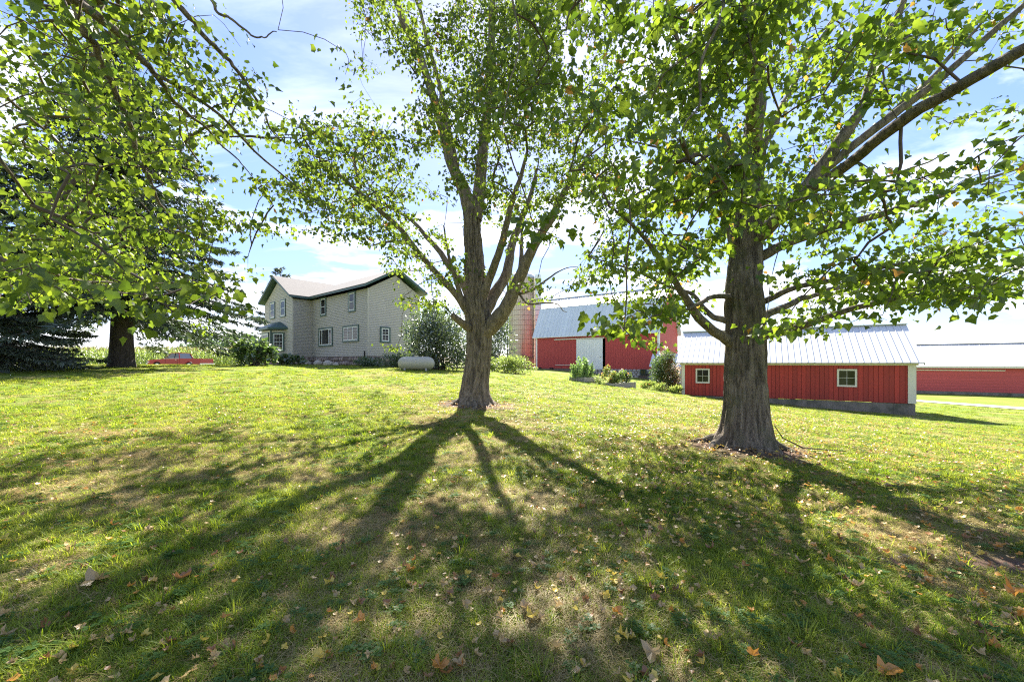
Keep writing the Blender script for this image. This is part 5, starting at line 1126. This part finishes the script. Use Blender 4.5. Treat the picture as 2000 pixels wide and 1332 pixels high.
lm = bpy.data.meshes.new('grass_tufts'); lm.vertices.add(len(x)); lm.vertices.foreach_set('co', np.c_[x, y, ground(x, y)].astype(np.float32).ravel())
for nm, ty, v in (('scl', 'FLOAT', s), ('scz', 'FLOAT', np.minimum(s, 1.15)), ('rz', 'FLOAT', RNG.random(len(x)) * 6.283), ('idx', 'INT', idx)):
    a = lm.attributes.new(nm, ty, 'POINT'); a.data.foreach_set('value', np.asarray(v, np.float32 if ty == 'FLOAT' else np.int32))
lawn = bpy.data.objects.new('lawn_grass', lm); COL.objects.link(lawn); tag(lawn, 'mown lawn grass with dry straw patches and clover', 'grass', None, 'stuff')
ng = bpy.data.node_groups.new('scatter', 'GeometryNodeTree'); ng.interface.new_socket('Geometry', in_out='INPUT', socket_type='NodeSocketGeometry'); ng.interface.new_socket('Geometry', in_out='OUTPUT', socket_type='NodeSocketGeometry')
G = NT(ng); gi = G.node('NodeGroupInput'); go = G.node('NodeGroupOutput')
ci = G.node('GeometryNodeCollectionInfo', {'Collection': protos, 'Separate Children': True, 'Reset Children': True})
na_ = lambda n_, t_: G.node('GeometryNodeInputNamedAttribute', {'Name': n_}, data_type=t_).outputs[0]
rz_ = G.node('ShaderNodeCombineXYZ', {2: na_('rz', 'FLOAT')}).outputs[0]
ip = G.node('GeometryNodeInstanceOnPoints', {'Points': gi.outputs[0], 'Instance': ci.outputs[0], 'Pick Instance': True, 'Instance Index': na_('idx', 'INT'), 'Rotation': rz_, 'Scale': G.node('ShaderNodeCombineXYZ', {0: na_('scl', 'FLOAT'), 1: na_('scl', 'FLOAT'), 2: na_('scz', 'FLOAT')}).outputs[0]})
G.l.new(ip.outputs[0], go.inputs[0]); md_ = lawn.modifiers.new('scatter', 'NODES'); md_.node_group = ng
print('tufts', len(x))

# ------------------------------------------------------------------ fallen leaves
FC = {'tan': (.52, .37, .17), 'brown': (.30, .15, .06), 'orange': (.55, .26, .05), 'yellow': (.66, .50, .09)}
for k_, c in FC.items(): M['fl_' + k_] = leafmat('fallen_' + k_, tuple(v * .8 for v in c), c, tuple(v * .8 for v in c), c, .3, .04)
def curled(seed):
    rng = np.random.default_rng(seed); V = LEAF_HI * np.array((1, 1, 0)) - np.array((0, .4, 0)); k1, k2 = rng.uniform(.5, 1.3), rng.uniform(-.4, .9)
    V[:, 2] = .05 + 1.5 * k1 * V[:, 0] ** 2 + k2 * V[:, 1] ** 2 * 1.3 + rng.normal(size=len(V)) * .09; V[:, :2] += rng.normal(size=(len(V), 2)) * .05; V[:, 0] *= 1 - .25 * abs(k1) * .6; return V
CUR = [curled(q) for q in range(6)]; FM = {k_: [rawmesh('fallen_leaf', c, F_HI, M['fl_' + k_]) for c in CUR] for k_ in FC}
HERO = [(183, 1146, 'tan', .19, 'largest fallen leaf, a broad tan one low at the left edge of the lawn'), (356, 1140, 'brown', .15, 'dark brown fallen leaf at lower left, right of the broad tan leaf'), (803, 1120, 'orange', .10, 'orange-yellow fallen leaf low in the centre of the lawn'), (774, 1120, 'tan', .10, 'pale tan leaf beside the orange-yellow one low in the centre'),
        (1037, 1216, 'yellow', .11, 'bright yellow fallen leaf near the bottom centre'), (1028, 1197, 'tan', .11, 'buff leaf touching the bright yellow leaf near the bottom centre'), (1276, 1290, 'tan', .14, 'long pale curled leaf at the bottom right of centre'), (858, 1317, 'orange', .12, 'orange leaf cut by the bottom edge of the photo'),
        (1738, 1322, 'orange', .14, 'large orange leaf at the bottom edge on the right'), (1524, 1034, 'yellow', .11, 'lone yellow leaf in the shade right of centre'), (1985, 1170, 'orange', .16, 'orange-brown leaf beside the bare soil at the right edge'), (1565, 1108, 'tan', .13, 'pale torn leaf on a sunny streak right of centre'),
        (702, 1222, 'orange', .09, 'small orange leaf low on the left of centre'), (1676, 1155, 'tan', .13, 'tan folded leaf in the right foreground shade'), (6, 1062, 'yellow', .13, 'yellow leaf at the left edge of the photo')]
def on_ground(px, py):
    lo, hi = 1.5, 60.0
    for _ in range(40):
        z = (lo + hi) / 2; q = P(px, py, z)
        if q[2] > gz(q[0], q[1]): lo = z
        else: hi = z
    return P(px, py, lo)
for q, (px, py, c, sz, lab) in enumerate(HERO):
    p = on_ground(px, py); o = inst('fallen_leaf', FM[c][q % 6], None, (p[0], p[1], gz(p[0], p[1]) + .03), (random.uniform(-.25, .25), random.uniform(-.25, .25), random.uniform(0, 6.3)), (sz * .72,) * 3); tag(o, lab, 'leaf', 'fallen maple leaves on the lawn')
N = 14000; r = np.where(RNG.random(N * 3) < .04, RNG.uniform(1.9, 9, N * 3), np.sqrt(RNG.uniform(1.9 ** 2, 24 ** 2, N * 3))); a = RNG.uniform(-54, 54, N * 3) * math.pi / 180; x = r * np.sin(a); y = r * np.cos(a)
w_ = .25 + .75 * np.clip(fbm(x * .5, y * .5, 0, 77, 3) * 2.6 - .9, 0, 1); w_ *= np.where(x > .5, 1.35, .5); w_ *= np.clip(1.5 - r / 20, .12, 1); kk = RNG.random(len(x)) < w_; x, y = x[kk][:N], y[kk][:N]
for (tx_, ty_, rad, n) in ((TREE2[0], TREE2[1] - .1, 1.0, 420), (TREE1[0], TREE1[1] - .2, 1.2, 220)):
    x = np.r_[x, tx_ + RNG.normal(size=n) * rad * .6]; y = np.r_[y, ty_ + RNG.normal(size=n) * rad * .55]
z = ground(x, y); px, py, pz = proj(np.c_[x, y, z]); sz = RNG.uniform(.020, .052, len(x)) * np.where(RNG.random(len(x)) < .12, 1.4, 1); ap = np.where((px > 0) & (px < 2000) & (py < 1332), sz / np.maximum(pz, .1), 0); order = np.argsort(-ap)
cn = list(FC); pick = RNG.choice(4, len(x), p=[.42, .27, .17, .14])
LABEL = {'tan': 'dry tan curled maple leaf lying in the grass', 'brown': 'dark brown crumpled maple leaf lying in the grass', 'orange': 'orange-brown fallen maple leaf lying in the grass', 'yellow': 'yellow fallen maple leaf lying in the grass'}
for q in order[:285]:
    c = cn[pick[q]]; o = inst('fallen_leaf', FM[c][int(q) % 6], None, (x[q], y[q], z[q] + .035), (random.uniform(-.8, .8), random.uniform(-.8, .8), random.uniform(0, 6.3)), (sz[q],) * 3); tag(o, LABEL[c], 'leaf', 'small %s fallen leaves on the lawn' % c)
rest = order[285:]
CN_ = [c - c.mean(0) * 0 for c in CUR]
for ic, c in enumerate(cn):
    sets = []
    for v in range(3):
        sel = rest[(pick[rest] == ic) & (rest % 3 == v)]; sel = sel[:]
        if len(sel) == 0: continue
        a = RNG.random(len(sel)) * 6.283; tp = np.stack([np.cos(a), np.sin(a), RNG.uniform(-.3, .3, len(sel))], -1); nn = RNG.normal(size=(len(sel), 3)) * .3 + Z3
        T = LEAF_MD * np.array((1, 1, 0)) - np.array((0, .4, 0)); T[:, 2] = .05 + (.6 + .3 * v) * T[:, 0] ** 2 + .5 * (v - .5) * T[:, 1] ** 2
        sets.append(leaves(np.c_[x[sel], y[sel], z[sel] + .03 + .01 * pz[sel] / 6], tp, nn, sz[sel], T, F_MD))
    tag(leafpart('leaf_litter', sets, M['fl_' + c]), '%s fallen leaves scattered thickly over the lawn and round the maple roots' % c, 'leaves', None, 'stuff')
# fallen stick by the right maple
p = P(1512, 850, 7.2); g0 = gz(p[0], p[1]); m = MB(); m.tube([(p[0] - .0, p[1], g0 + .42), (p[0] + .12, p[1] - .05, g0 + .2), (p[0] + .45, p[1] - .1, g0 + .03), (p[0] + 1.0, p[1] - .35, g0 + .03)], [.006, .01, .014, .008], 6)
tag(part('fallen_stick', m, M['twig']), 'thin bent stick leaning beside the roots of the right maple', 'stick')
print('objects', len(bpy.data.objects))
